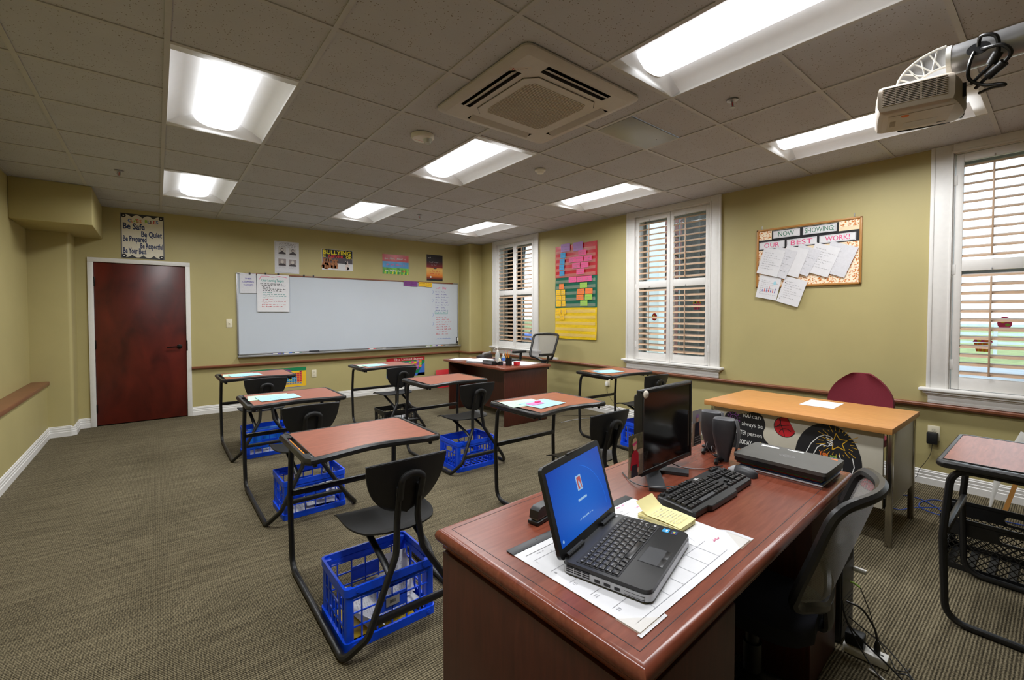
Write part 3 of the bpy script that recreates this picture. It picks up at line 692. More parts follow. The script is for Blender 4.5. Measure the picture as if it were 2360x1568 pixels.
# ---------------------------------------------------------------- things on the right wall
def rsheet(y0, z0, w, h, m, x=RW - .0015, th=.001, rot=0):
    c, s = math.cos(rot), math.sin(rot)
    return Flat((x, y0, z0), (0, -c, s), (0, s, c), w, h, m, th)
# pocket chart
P = thing('pocket_chart', 'red, green and yellow cloth pocket chart between the left and middle windows', 'wall chart', (RW - .002, 5.082, 1.025))
def band(z0, z1, m, name, seed):
    f = MB(); w = .853
    def fn(a, b):
        y = -a * w; z = z0 + (z1 - z0) * b
        return (-.006 - .004 * math.sin(a * 7 + seed) * math.sin(b * 9 + seed) - .012 * (1 - b) * (name == 'yellow_band') * (1 - z1 * 0) * .6, y, z - .008 * math.sin(PI * a) * (z0 == 0) * (1 - b))
    f.grid(fn, 24, 16, m, .0015, (1, 0, 0)); o = f.build(name, P); return o
band(0, .468, 'cloth_yellow', 'yellow_band', 1); band(.468, .935, 'cloth_green', 'green_band', 2); band(.935, 1.425, 'cloth_red', 'red_band', 3)
f = MB()
for i in range(15): f.box((-.0172, -.83, .03 + i * .091), (-.0168, -.02, .075 + i * .091), 'pocket_clear')
f.build('clear_pockets', P)
CY, CX = 5.082, RW - .0205
def card(u, v, w, h, m, label, seed):
    # u, v in metres from the chart's top-left corner
    F = Flat((CX, CY - u, 1.025 + 1.425 - v - h), (0, -1, 0), (0, 0, 1), w, h, m, .0008)
    F.scrib(.02, h * .55, w - .04, h * .2, 'ink_grey', 2, seed, lw=.002); F.scrib(.02, h * .2, w - .04, h * .2, 'ink_grey', 2, seed + 1, lw=.002)
    one(F, 'pocket_card', label, 'card', group='word cards in the pocket chart')
k = .853 / 572; kz = 1.425 / 1262   # read off the chart in the photograph: u to the right, v down
def PC(u, v, w, h, m, l, s):
    q = (u - 125) / 575; top = 185 - 78 * q; bot = 1432 + 38 * q; kz = 1.425 / (bot - top)
    card((u - 128) * k, (v - top) * kz, w * k, h * kz, m, l, s)
for i, (u, v, w, h) in enumerate(((216, 145, 130, 105), (390, 125, 130, 115))): PC(u, v + 6, w, h, 'card_lilac', ['left lilac card hanging over the top of the pocket chart', 'right lilac card hanging over the top of the pocket chart'][i], 200 + i)
for i, (u, v) in enumerate(((210, 268), (198, 352), (193, 430), (196, 513))): PC(u, v, 72, 70, 'card_blue', ['top', 'second', 'third', 'bottom'][i] + ' blue card in the red band of the pocket chart', 210 + i)
pk = [(462, 238, 105, 70, 'pink card alone in the top row of the red band'), (330, 333, 85, 70, 'left pink card in the second row of the red band'), (420, 325, 104, 72, 'middle pink card in the second row of the red band'), (536, 316, 102, 72, 'right pink card in the second row of the red band'), (378, 412, 106, 74, 'left pink card in the third row of the red band'), (494, 404, 102, 72, 'right pink card in the third row of the red band'), (436, 492, 104, 74, 'pink card alone in the bottom row of the red band'), (330, 602, 106, 72, 'left pink card at the top of the green band'), (442, 598, 98, 72, 'middle pink card at the top of the green band'), (542, 592, 96, 72, 'right pink card at the top of the green band')]
for i, (u, v, w, h, l) in enumerate(pk): PC(u, v, w, h, 'card_pink', l, 230 + i)
for i, (u, v, w, m, l) in enumerate(((192, 694, 66, 'card_orange', 'orange card above the yellow cards in the green band'), (143, 774, 72, 'card_gold', 'upper left yellow card in the green band'), (222, 771, 56, 'card_gold', 'upper right yellow card in the green band'), (150, 851, 72, 'card_gold', 'middle left yellow card in the green band'), (226, 850, 54, 'card_gold', 'middle right yellow card in the green band'), (146, 930, 72, 'card_gold', 'lower left yellow card in the green band'), (226, 928, 58, 'card_gold', 'lower right yellow card in the green band'),
    (484, 680, 96, 'card_lime', 'topmost lime card in the green band'), (446, 766, 97, 'card_orange', 'left orange card under the topmost lime card'), (556, 760, 94, 'card_orange', 'rightmost orange card in the green band'), (438, 846, 96, 'card_orange', 'orange card left of a lime card in the green band'), (552, 842, 94, 'card_lime', 'rightmost lime card in the green band'), (490, 926, 95, 'card_lime', 'lowest lime card in the green band'),
    (140, 1040, 76, 'card_gold', 'left yellow card at the top of the yellow band'), (228, 1038, 62, 'card_gold', 'right yellow card at the top of the yellow band'), (200, 1112, 66, 'card_gold', 'lower single yellow card in the yellow band'))): PC(u, v, w, 72, m, l, 260 + i)
# cork board
K = thing('cork_board', 'oak framed cork board headed NOW SHOWING OUR BEST WORK', 'notice board', (RW - .004, 2.057, 1.668))
KW, KH = .895, .605
F = Flat((-.008, 0, 0), (0, -1, 0), (0, 0, 1), KW, KH, 'cork', .006)
F.rect(.02, .02, KW - .02, .10, 'cork_border', 1); F.rect(KW - .13, .1, KW - .02, KH - .16, 'cork_border', 1); F.rect(.02, .1, .10, KH - .22, 'cork_border', 1); F.rect(.02, KH - .12, .14, KH - .02, 'cork_border', 1); F.rect(KW - .17, KH - .075, KW - .02, KH - .02, 'cork_border', 1)
F.rect(.145, KH - .115, KW - .175, KH - .025, 'ink_black', 2); F.rect(.02, KH - .215, KW - .02, KH - .112, 'ink_black', 2)
for t, u0, u1, v, m in (('NOW', .155, .40, KH - .105, 'ink_green'), ('SHOWING:', .425, .70, KH - .105, 'ink_green'), ('OUR', .025, .265, KH - .205, 'ink_pink'), ('BEST', .285, .545, KH - .205, 'ink_pink'), ('WORK!', .565, .85, KH - .205, 'ink_pink')):
    F.rect(u0, v, u1, v + .072, 'paper', 3); F.line([(u0 + .006, v + .006), (u1 - .006, v + .006), (u1 - .006, v + .066), (u0 + .006, v + .066), (u0 + .006, v + .006)], .002, 'ink_grey', 4)
    F.txt(t, (u0 + u1) / 2, v + .014, .066, m, 4, 'C', width=min(.19, .047 * len(t)) if t != 'SHOWING:' else .24)
F.build('board_face', K)
f = MB(); fr = .02
for a, b in (((-.018, -KW, 0), (0, 0, fr)), ((-.018, -KW, KH - fr), (0, 0, KH)), ((-.018, -fr, 0), (0, 0, KH)), ((-.018, -KW, 0), (0, -KW + fr, KH))): f.box(a, b, 'oak_frame', .005)
f.build('board_frame', K)
for y in (-.05, -KW + .06):
    f = MB(); f.tube([(-.004, y, KH - .005), (-.010, y, KH + .02), (-.004, y, KH + .035)], .003, 'silver', 6); f.build('hook', K)
X0 = RW - .0265
sheets = [(1.985, 1.625, 0, 'wrinkled white worksheet, leftmost of the row on the cork board'), (1.865, 1.625, 1, 'second white worksheet from the left on the cork board'), (1.785, 1.625, 2, 'third white worksheet from the left on the cork board'), (1.705, 1.625, 3, 'fourth white worksheet from the left on the cork board'), (1.625, 1.63, 4, 'fifth white worksheet from the left on the cork board'), (1.55, 1.635, 5, 'lined white worksheet, rightmost of the row on the cork board')]
kk = lambda u, v: (2.057 - (u - 262) / (1630 - 262) * .895 , 2.273 - (v - 315) / (1130 - 315) * .605)
# corners read off the photograph, cork board picture frame (px in the zoomed crop)
quads = [((390, 618), (670, 660), (535, 1010), (288, 945)), ((565, 600), (830, 670), (680, 1020), (545, 985)), ((710, 590), (990, 650), (870, 1010), (700, 970)), ((880, 572), (1160, 670), (1040, 1005), (885, 960)), ((1085, 557), (1395, 640), (1220, 1005), (1060, 960)), ((1275, 543), (1595, 632), (1400, 1012), (1245, 960))]
def work(quad, label, seed, lvl, extra=None):
    P4 = []
    for x, y in quad:
        sl = (x - 262) / (1630 - 262)                      # undo the slope of the board's top and bottom edges
        top = 400 - sl * 172; bot = 1140 - sl * 35
        P4.append((2.055 - sl * .895, 2.273 - (y - top) / (bot - top) * .605))
    A, B, C, D = P4; u = Vector((0, B[0] - A[0], B[1] - A[1])); v = Vector((0, D[0] - A[0], D[1] - A[1]))
    W = u.length; U = u.normalized(); Vv = (-v - U * (-v).dot(U)).normalized(); H = max((-v).dot(Vv), .2)
    W = max(W, .205)
    O = Vector((X0 - lvl * .0022, A[0], A[1])) - Vv * H
    F = Flat(O, U, Vv, W, H, 'paper' if seed % 2 else 'paper_grey', .001)
    for i in range(8): F.scrib(.025, H - .05 - i * H * .085, W * (.4 + .4 * ((i * seed) % 3) / 2), .009, 'ink_grey', 2, seed * 20 + i, lw=.001)
    if extra: extra(F, W, H)
    one(F, 'worksheet', label, 'paper', group='papers on the cork board')
for i, q_ in enumerate(quads): work(q_, sheets[i][3], i + 1, 5 - i)
def bars(F, W, H):
    for i in range(7): F.rect(.05 + i * .02, .07, .056 + i * .02, .07 + .02 + .012 * ((i * 5) % 4), 'ink_red' if i % 2 else 'ink_violet', 3)
    F.ell(W - .05, H - .06, .014, .018, 'paper_blue', 3)
work(((330, 970), (625, 1010), (455, 1345), (203, 1240)), 'white sheet with a small bar chart hanging below the cork board', 11, -1, bars)
def holes(F, W, H):
    for v in (.04, H - .06): F.ell(.02, v, .004, .004, 'ink_black', 3)
work(((690, 985), (955, 1050), (805, 1395), (530, 1300)), 'plain white hole punched sheet hanging below the cork board', 13, -1, holes)
f = MB(); f.box((-.05, -.06, 0), (0, .06, .035), 'white_plastic', .006); one(f, 'small_box', 'small white box on the chair rail beside the far desk chair', 'box', (RW - .002, 5.07, .6755))
# ---------------------------------------------------------------- student desks with joined chairs (origin on the floor under the front posts, student faces +y)
def make_desk():
    t = thing('student_desk', '', 'desk')
    zt = .747
    def near(x): return -.50 + .055 * math.cos(PI * x / .70) ** 2 if abs(x) < .35 else -.50
    # laminate
    xs = [-.298 + .618 * i / 20 for i in range(21)]
    poly = [(x, near(x) + .012) for x in xs] + [(.32, .005), (.30, .022), (-.285, .022), (-.298, .01)]
    f = MB(); f.prism(poly, zt - .022, zt, 'desk_laminate'); f.build('desktop', t)
    # black rounded edge all round, wider with a pencil groove on the left
    f = MB(); e = [(-.333, -.485), (-.32, -.50)] + [(x, near(x)) for x in xs[1:-1]] + [(.325, -.50), (.336, -.485), (.336, .015), (.32, .03), (-.32, .03), (-.335, .015)]
    f.tube([(x, y, zt - .015) for x, y in e], .015, 'black_edge', 8, True, ry=.0175)
    f.build('edge_band', t)
    f = MB(); f.box((-.331, -.485, zt - .03), (-.2985, .02, zt - .017), 'black_edge', .003); f.box((-.302, -.485, zt - .03), (-.2982, .02, zt + .002), 'black_edge', .001)
    f.box((-.331, -.20 + .14, zt - .018), (-.30, .02, zt - .001), 'black_edge', .003); f.box((-.331, -.485, zt - .018), (-.30, -.40, zt - .001), 'black_edge', .003)
    f.build('pencil_tray', t)
    f = MB(); f.box((-.25, -.40, zt - .034), (.25, -.01, zt - .0225), 'dark_grey', .003); f.build('underframe', t)
    for sx in (-1, 1):
        f = MB(); f.lathe([(.008, 0), (.011, .004), (.011, .022)], 'black_edge', (sx * .295, -.475, zt - .05), 10); f.build('corner_peg', t)
        f = MB()
        p = fillet([(sx * .292, -.42, .705), (sx * .292, -.005, .705), (sx * .298, .018, .40), (sx * .294, .004, .015), (sx * .292, -.845, .015), (sx * .215, -.905, .105), (sx * .062, -.835, .36), (sx * .048, -.815, .50), (sx * .047, -.842, .655)], [.075, .3, .085, .06, .05, .09, .12], 6)
        f.tube(p, .0145, 'black_frame', 9); f.build('side_frame', t)
    f = MB(); f.box((-.29, -.002, .405), (.29, .022, .437), 'black_frame', .006); f.build('crossbar', t)
    f = MB(); f.tube([(-.19, -.888, .145), (.19, -.888, .145)], .013, 'black_frame', 8, ry=.017); f.build('stretcher', t)
    for sx in (-1, 1):
        f = MB(); f.tube([(sx * .10, -.848, .30), (sx * .105, -.80, .335), (sx * .11, -.52, .428)], .015, 'black_frame', 8, ry=.010); f.build('seat_support', t)
    # moulded seat
    def seat(a, b):
        yy = -.435 - .385 * b; k = 1 - (max(0, b - .35) / .65) ** 2.6
        wd = .205 * (.97 if b < .12 else 1) * max(k, 0) ** .5 + .002
        u = 2 * a - 1; z = .446 + .010 * u * u * (1 - b) - .012 * math.sin(PI * b) * (1 - u * u) - .022 * max(0, .16 - b) / .16 * (1 if b < .16 else 0)
        return (u * wd, yy, z + .012 * max(0, b - .8) / .2)
    f = MB(); f.grid(seat, 16, 20, 'black_plastic', .008); f.build('seat', t)
    def back(a, b):
        u = 2 * a - 1; k = max(0, 1 - (1 - b) ** 2.4) ** .5 if b < 1 else 1
        wd = .004 + (.172 + .012 * b) * k
        z = .522 + .243 * b + .010 * (1 - u * u) * b - .004 * b
        return (u * wd, -.800 - .050 * b + .028 * u * u, z)
    f = MB(); f.grid(back, 16, 18, 'black_plastic', .009, (0, -1, 0)); 
    f.tube([back(i / 16, 1) for i in range(17)], .0065, 'black_plastic', 6)
    bk = f.build('backrest', t)
    f = MB(); a = [(-.047, -.843, .60), (-.049, -.866, .68)] + [(-.049 * math.cos(R(k * 15)), -.870, .685 + .030 * math.sin(R(k * 15))) for k in range(13)] + [(.049, -.866, .68), (.047, -.843, .60)]
    f.tube(a, .015, 'black_plastic', 8, ry=.012, up=(0, -1, 0)); f.build('back_bracket', bk)
    return t
DESKS = [
    (.850, 2.630, 0, 'student desk nearest the laptop table, bare reddish top with pencil, first of the door-side column'),
    (.828, 4.110, 0, 'student desk with pale sheets, middle one of the door-side column'),
    (.826, 5.745, 0, 'student desk with pale sheets closest to the door'),
    (2.245, 5.745, 0, 'student desk with pale sheets in front of the map poster'),
    (2.255, 4.165, 0, 'bare topped student desk beside the far teacher desk with a pencil in its groove'),
    (2.262, 2.655, 0, 'student desk with pale sheets and a pink note, right behind the open laptop'),
    (4.070, 3.470, R(-4), 'student desk under the middle window with one blue sheet on it'),
    (3.064, .318, 0, 'student desk cut off by the right edge beside the black milk crate'),
]
proto = make_desk(); DO = []
for i, (x, y, rz, lab) in enumerate(DESKS):
    o = proto if i == 0 else copy_tree(proto)
    o.location = (x, y, 0); o.rotation_euler.z = rz; tag(o, lab, 'desk', 'student desks with joined chairs'); DO.append(o)
def on_desk(k, x, y, z): x0, y0, rz = DESKS[k][:3]; c, s = math.cos(rz), math.sin(rz); return (x0 + x * c - y * s, y0 + x * s + y * c, z)
def pencil(k, y, label, m='pencil_orange'):
    f = MB(); f.lathe([(.0038, 0), (.0038, .135)], m, n=6); f.lathe([(.0038, .135), (.001, .152)], 'oak_frame', n=6); f.lathe([(.0041, -.012), (.0041, 0)], 'silver', n=8); f.lathe([(.0037, -.022), (.0037, -.012)], 'card_pink', n=8)
    one(f, 'pencil', label, 'pencil', on_desk(k, -.3155, y, .7348), group='pencils in the desk grooves', rot=(R(90), 0, DESKS[k][2]))
pencil(0, -.092, 'far orange pencil in the groove of the nearest bare desk'); pencil(0, -.268, 'near orange pencil in the groove of the nearest bare desk')
pencil(4, -.10, 'orange pencil in the groove of the bare desk beside the far teacher desk'); pencil(6, -.12, 'orange pencil in the groove of the desk under the middle window')
def sheet(k, x, y, z, rot, m, label, w=.216, h=.279, name='paper_sheet', curl=0.0, seed=0, lines=5):
    F = Flat((0, 0, 0), (1, 0, 0), (0, 1, 0), None, None)
    F.grid(lambda a, b: (w * (a - .5), h * (b - .5), .0012 + curl * (a * b) ** 3), 8, 8, m, .0005)
    for i in range(lines): F.scrib(-w * .4, h * (.3 - .1 * i), w * .75, .008, 'ink_grey', 3, seed * 9 + i, lw=.001)
    one(F, name, label, 'paper', on_desk(k, x, y, z), rz=rot + DESKS[k][2], group='sheets on the student desks')
Z0 = .7478
for k, dx, who in ((1, 0, 'the middle desk of the door-side column'), (2, 0, 'the desk closest to the door'), (3, .0, 'the desk in front of the map poster')):
    sheet(k, -.155 + dx, -.185, Z0, R(84), 'paper_green', 'pale green sheet under a blue one on ' + who, seed=k)
    sheet(k, -.10 + dx, -.265, Z0 + .0022, R(93), 'paper_blue', 'pale blue sheet on top on ' + who, curl=.004, seed=k + 20)
sheet(5, -.185, -.165, Z0, R(80), 'paper_green', 'pale green sheet on the desk behind the laptop', seed=31)
sheet(5, -.09, -.275, Z0 + .0022, R(97), 'paper_blue', 'pale blue sheet on the desk behind the laptop', seed=32)
sheet(5, -.135, -.25, Z0 + .0044, R(95), 'paper_pink', 'small pink note on the desk behind the laptop', .076, .127, 'note_card', seed=33, lines=2)
sheet(6, -.10, -.20, Z0, R(78), 'paper_blue', 'lower pale blue sheet on the desk under the middle window', seed=41)
sheet(6, -.08, -.235, Z0 + .0022, R(86), 'paper_blue', 'upper pale blue sheet on the desk under the middle window', curl=.01, seed=42)
f = MB(); f.box((-.028, -.011, 0), (.028, .011, .011), 'card_pink', .003); one(f, 'pink_eraser', 'pink eraser on the pink note behind the laptop', 'eraser', on_desk(5, -.10, -.235, Z0 + .0062), rz=R(15))
# ---------------------------------------------------------------- crates under the seats
def make_crate(m):
    f = MB(); w, d, h = .405, .325, .262; x, y = w / 2, d / 2
    for sx, sy in ((-1, -1), (-1, 1), (1, 1), (1, -1)):   # corner posts
        f.prism(rrect(min(sx * x, sx * (x - .034)), min(sy * y, sy * (y - .034)), max(sx * x, sx * (x - .034)), max(sy * y, sy * (y - .034)), .008), .008, h - .01, m, smooth=True)
    def band(z0, z1, out, th):
        o = rrect(-x - out, -y - out, x + out, y + out, .022, 5); i_ = rrect(-x - out + th, -y - out + th, x + out - th, y + out - th, .016, 5); n = len(o)
        vs = [(a, b, z0) for a, b in o] + [(a, b, z1) for a, b in o] + [(a, b, z1) for a, b in i_] + [(a, b, z0) for a, b in i_]
        f.add(vs, [(r_ * n + k, r_ * n + (k + 1) % n, ((r_ + 1) % 4) * n + (k + 1) % n, ((r_ + 1) % 4) * n + k) for r_ in range(4) for k in range(n)], m, True)
    band(h - .034, h, .006, .010); band(.0, .036, .008, .012); band(h - .05, h - .034, -.001, .006)
    for sx, sy in ((-1, -1), (1, 1), (1, -1), (-1, 1)):
        f.lathe([(.009, -.007), (.009, .003)], m, n=10, M=Matrix.Translation((sx * (x - .05), sy * (y + .006), h - .017)) @ Matrix.Rotation(R(-90 * sy), 4, 'X'))
        f.lathe([(.009, -.007), (.009, .003)], m, n=10, M=Matrix.Translation((sx * (x - .03), sy * (y + .008), .018)) @ Matrix.Rotation(R(-90 * sy), 4, 'X'))
    b = .0028
    for sy in (-1, 1):
        Y = sy * (y - .004)
        for i in range(1, 6): X = -x + w * i / 6; f.box((X - b, Y - b, .03), (X + b, Y + b, h - .03), m)
        for z in (.09, .15, .205): f.box((-x + .03, Y - b, z - b), (x - .03, Y + b, z + b), m)
        f.box((-.066, Y - b, .10), (.066, Y + b, .165), m)
        f.prism([(-.12, h - .03)] + [(-.12 + .24 * k / 12, h - .052 - .012 * math.sin(PI * k / 12)) for k in range(13)] + [(.12, h - .03)], Y - b, Y + b, m, lambda u, v, w_: (u, w_, v))
    for sx in (-1, 1):
        X = sx * (x - .004)
        for i, hw_ in zip(range(1, 7), (.005, .009, .005, .005, .009, .005)):
            Y = -y + d * i / 7
            if i in (3, 4): f.box((X - b, Y - hw_, .03), (X + b, Y + hw_, .155), m)
            else: f.box((X - b, Y - hw_, .03), (X + b, Y + hw_, h - .03), m)
        for z in (.085, .155): f.box((X - b, -y + .03, z - .004), (X + b, y - .03, z + .004), m)
        f.box((X - b, -.055, h - .06), (X + b, .055, h - .03), m)
    for i in range(9): X = -x + w * (i + .5) / 9; f.box((X - .006, -y + .005, .006), (X + .006, y - .005, .011), m)
    for i in range(7): Y = -y + d * (i + .5) / 7; f.box((-x + .005, Y - .006, .005), (x - .005, Y + .006, .010), m)
    return f
cb = make_crate('crate_blue').build('storage_crate'); ck = make_crate('black_frame').build('storage_crate')
CR = [(cb, .7875, 2.003, R(.5), 'blue plastic crate of papers, closest one beside the laptop table'), (cb, .850, 3.462, R(1), 'blue plastic crate under the middle seat of the door-side column'), (cb, .85, 5.10, R(1), 'blue plastic crate with a blue binder under the seat closest to the door'), (cb, 2.245, 3.500, 0, 'empty blue plastic crate beside the far teacher desk'), (ck, 2.245, 5.10, R(0), 'black plastic crate of papers under the seat by the map poster'), (cb, 4.04, 2.80, R(-4), 'blue plastic crate half hidden behind the monitor')]
used = set(); CO = []
for src, x, y, rz, lab in CR:
    o = src if src.name not in used else src.copy()
    if src.name in used: COL.objects.link(o)
    used.add(src.name); o.location = (x, y, .001); o.rotation_euler.z = rz; tag(o, lab, 'crate', 'crates under the student seats'); CO.append(o)
F = Flat((-.03, -.1645, .118), (1, 0, 0), (0, 0, 1), .062, .038, 'light_grey', .0008); 
for i in range(9): F.rect(.018 + i * .003, .012, .0195 + i * .003, .026, 'ink_black', 1)
F.build('crate_label', CO[0])
def crate_paper(ci, x, y, z, rot, label, m='paper', w=.216, h=.279, rx=0, ry=0, th=.001, seed=0, name='paper_sheet', cat='paper', lines=7):
    c = CR[ci]; F = Flat((0, 0, 0), (1, 0, 0), (0, 1, 0)); F.grid(lambda a, b: (w * (a - .5), h * (b - .5), .006 * math.sin(3 * a + seed) * b + .0006), 6, 6, m, th)
    for i in range(lines): F.scrib(-w * .4, h * (.32 - .1 * i), w * (.5 + .3 * (i % 2)), .009, 'ink_grey', 16, seed * 9 + i, lw=.0012)
    co, s = math.cos(c[3]), math.sin(c[3])
    one(F, name, label, cat, (c[1] + x * co - y * s, c[2] + x * s + y * co, z), rot=(rx, ry, rot + c[3]))
crate_paper(0, -.03, -.015, .020, R(88), 'yellow folder at the bottom of the closest blue crate', 'folder_yellow', .235, .30, name='paper_folder', cat='folder', lines=0)
crate_paper(0, .03, -.01, .034, R(97), 'white sheet on the yellow folder in the closest blue crate', seed=2)
crate_paper(0, -.085, -.055, .098, R(80), 'scribbled white sheet leaning up front in the closest blue crate', w=.2, h=.17, rx=R(38), seed=3)
crate_paper(0, .045, .055, .062, R(94), 'curled white sheet in the middle of the closest blue crate', w=.2, h=.20, ry=R(-10), seed=4)
crate_paper(0, .125, .04, .125, R(85), 'white sheet leaning at the right end of the closest blue crate', w=.2, h=.11, ry=R(-50), seed=5)
crate_paper(1, -.09, -.01, .02, R(90), 'white sheet flat in the crate of the middle door-side desk', w=.216, h=.2, seed=6)
crate_paper(1, .07, -.02, .038, R(82), 'papers lying right in the crate of the middle door-side desk', 'paper_grey', seed=7, h=.2)
crate_paper(1, .11, -.03, .11, R(100), 'white sheet leaning right in the crate of the middle door-side desk', w=.18, h=.14, ry=R(-30), seed=8)
crate_paper(2, -.02, -.02, .022, R(90), 'white sheets under the blue binder in the crate closest to the door', seed=9)
f = MB(); f.box((-.15, -.02, 0), (.15, .02, .21), 'folder_blue', .006); f.box((-.145, -.021, .006), (.145, -.016, .2), 'folder_blue'); one(f, 'ring_binder', 'blue binder standing in the crate closest to the door', 'binder', (.84, 5.085, .040), rot=(R(-12), 0, R(2)))
crate_paper(4, .05, -.02, .022, R(88), 'white sheet flat in the black crate by the map poster', seed=10)
crate_paper(4, .09, -.02, .09, R(95), 'white sheet leaning in the black crate by the map poster', w=.2, h=.17, ry=R(-40), seed=11)
# black milk crate by the right edge
f = MB(); m = 'black_frame'; w, d, h = .335, .62, .285; x0, y0 = 3.395, -.195
for (a, b) in (((0, 0), (.03, .03)), ((w - .03, 0), (w, .03)), ((0, d - .03), (.03, d)), ((w - .03, d - .03), (w, d))): f.box((a[0], a[1], .004), (b[0], b[1], h - .01), m, .006)
def face(fn, L):
    # one wall seen flat: u along it, v up; rim, oval hand hole, diamond mesh below
    t = .007; P = lambda pts: f.prism(pts, 0, t, m, fn)
    P([(0, h - .022), (L, h - .022), (L, h), (0, h)]); P([(0, 0), (L, 0), (L, .03), (0, .03)])
    hh = [(.03, .10), (.03, .028)]
    c0, c1 = L / 2 - .085, L / 2 + .085
    for a, b in ((.02, c0), (c1, L - .02)): P([(a, h - .09), (b, h - .09), (b, h - .02), (a, h - .02)])
    P([(c0, h - .09), (c1, h - .09), (c1, h - .075), (c0, h - .075)]); P([(c0, h - .035), (c1, h - .035), (c1, h - .02), (c0, h - .02)])
    for cc, sg in ((c0, -1), (c1, 1)):
        arc = [(cc - sg * .02 + sg * .02 * math.cos(R(a)), h - .055 + .02 * math.sin(R(a))) for a in range(-90, 91, 18)]
        P([(cc, h - .075)] + arc[0:1] + arc + [(cc, h - .035)] if False else [(cc + sg * .001, h - .078), (cc - sg * .02, h - .076)] + arc[1:-1] + [(cc - sg * .02, h - .034), (cc + sg * .001, h - .032)])
    P([(0, .03), (.022, .03), (.022, h - .02), (0, h - .02)]); P([(L - .022, .03), (L, .03), (L, h - .02), (L - .022, h - .02)])
    z0, z1 = .03, h - .09; n = int(L / .032)
    for i in range(-4, n + 1):
        for sg in (1, -1):
            pts = []
            u0 = i * L / n; 
            for s_ in (0, 1):
                pts.append((u0 + s_ * (z1 - z0) if sg > 0 else u0 + (1 - s_) * (z1 - z0), z0 + s_ * (z1 - z0)))
            (ua, va), (ub, vb) = pts
            if ua > ub: ua, va, ub, vb = ub, vb, ua, va
            if ub <= 0 or ua >= L: continue
            if ua < 0: va += (0 - ua) / (ub - ua) * (vb - va); ua = 0
            if ub > L: vb -= (ub - L) / (ub - ua) * (vb - va); ub = L
            q = .003; f.prism([(ua, va - q), (ub, vb - q), (ub, vb + q), (ua, va + q)], .002, .005, m, fn)
face(lambda u, v, w_: (w_, u, v), d); face(lambda u, v, w_: (w - w_, u, v), d); face(lambda u, v, w_: (u, w_, v), w); face(lambda u, v, w_: (u, d - w_, v), w)
for i in range(5): z = h - .03 - i * .013; f.box((-.003, d - .03, z), (.03, d + .003, z + .004), m)
for i in range(8): f.box((.01, d * (i + .3) / 8, .004), (w - .01, d * (i + .7) / 8, .009), m)
one(f, 'milk_crate', 'black milk crate with diamond mesh sides on the floor at the right', 'crate', (x0, y0, .001))
# ---------------------------------------------------------------- teacher desk in the foreground (local u along the front edge, v towards the back)
TA = R(2.7); TO = Vector((.675, .462, 0)); TZP = .755
def td(u, v, z=TZP): return (TO.x + u * math.cos(TA) - v * math.sin(TA), TO.y + u * math.sin(TA) + v * math.cos(TA), z)
def exec_desk(name, label, loc, rz, L, D, zt, ped, over=.012):
    t = thing(name, label, 'desk', loc, rz)
    f = MB(); h = .042; prof = [(over + .0, zt - h)] + [(.018 - .018 * math.cos(a) * 1.0, zt - .021 + .021 * math.sin(a)) for a in (R(-78 + 12 * k) for k in range(15))]
    prof = [(max(0, i_), z) for i_, z in prof]
    vs = []
    for i_, z in prof: vs += [(i_, i_, z), (L - i_, i_, z), (L - i_, D - i_, z), (i_, D - i_, z)]
    fs = [(4 * k + j, 4 * k + (j + 1) % 4, 4 * k + 4 + (j + 1) % 4, 4 * k + 4 + j) for k in range(len(prof) - 1) for j in range(4)] + [(3, 2, 1, 0)]
    f.add(vs, fs, 'cherry_top', True); n = len(prof) - 1
    i_, z = prof[-1]; f.add([(i_, i_, z), (L - i_, i_, z), (L - i_, D - i_, z), (i_, D - i_, z)], [(0, 1, 2, 3)], 'cherry_top')
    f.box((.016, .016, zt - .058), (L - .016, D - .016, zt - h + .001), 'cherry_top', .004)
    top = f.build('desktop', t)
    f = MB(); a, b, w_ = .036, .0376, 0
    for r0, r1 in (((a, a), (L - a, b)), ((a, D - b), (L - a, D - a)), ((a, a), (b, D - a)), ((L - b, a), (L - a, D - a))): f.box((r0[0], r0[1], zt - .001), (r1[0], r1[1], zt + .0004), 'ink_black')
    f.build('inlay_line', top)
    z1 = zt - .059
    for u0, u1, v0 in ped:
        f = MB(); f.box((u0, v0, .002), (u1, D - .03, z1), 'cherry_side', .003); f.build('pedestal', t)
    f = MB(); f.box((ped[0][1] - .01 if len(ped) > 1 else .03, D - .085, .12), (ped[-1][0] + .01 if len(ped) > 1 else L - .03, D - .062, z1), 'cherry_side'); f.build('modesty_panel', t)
    return t
exec_desk('teacher_desk', 'large reddish wooden desk in the foreground carrying the open laptop', TO, TA, 1.53, .72, TZP, [(.008, .415, .012), (1.175, 1.522, .05)])
DZ = TZP + .0012
# ---- open laptop
L = thing('laptop', 'open black laptop with a blue login screen on the desk calendar', 'laptop', (.963, .714, DZ + .0022), R(15.4))
f = MB(); W, D = .329, .228
f.prism(rrect(-W / 2, -D / 2, W / 2, D / 2, .022, 5), .004, .020, 'silver', smooth=True)
f.prism(rrect(-W / 2 + .004, -D / 2 + .004, W / 2 - .004, D / 2 - .004, .02, 5), .0, .004, 'dark_grey', smooth=True)
f.prism(rrect(-W / 2 + .002, -D / 2 + .002, W / 2 - .002, D / 2 - .002, .021, 5), .020, .030, 'black_frame', smooth=True)
Xs = -W / 2 - .0006     # ports and vents on the left side
for i in range(3):
    for k in range(3): f.box((Xs, .035 + i * .022, .008 + k * .005), (Xs + .003, .054 + i * .022, .0105 + k * .005), 'ink_black')
for y0, y1 in ((.008, .022), (-.018, -.002), (-.042, -.028)): f.box((Xs, y0, .007), (Xs + .003, y1, .014), 'ink_black')
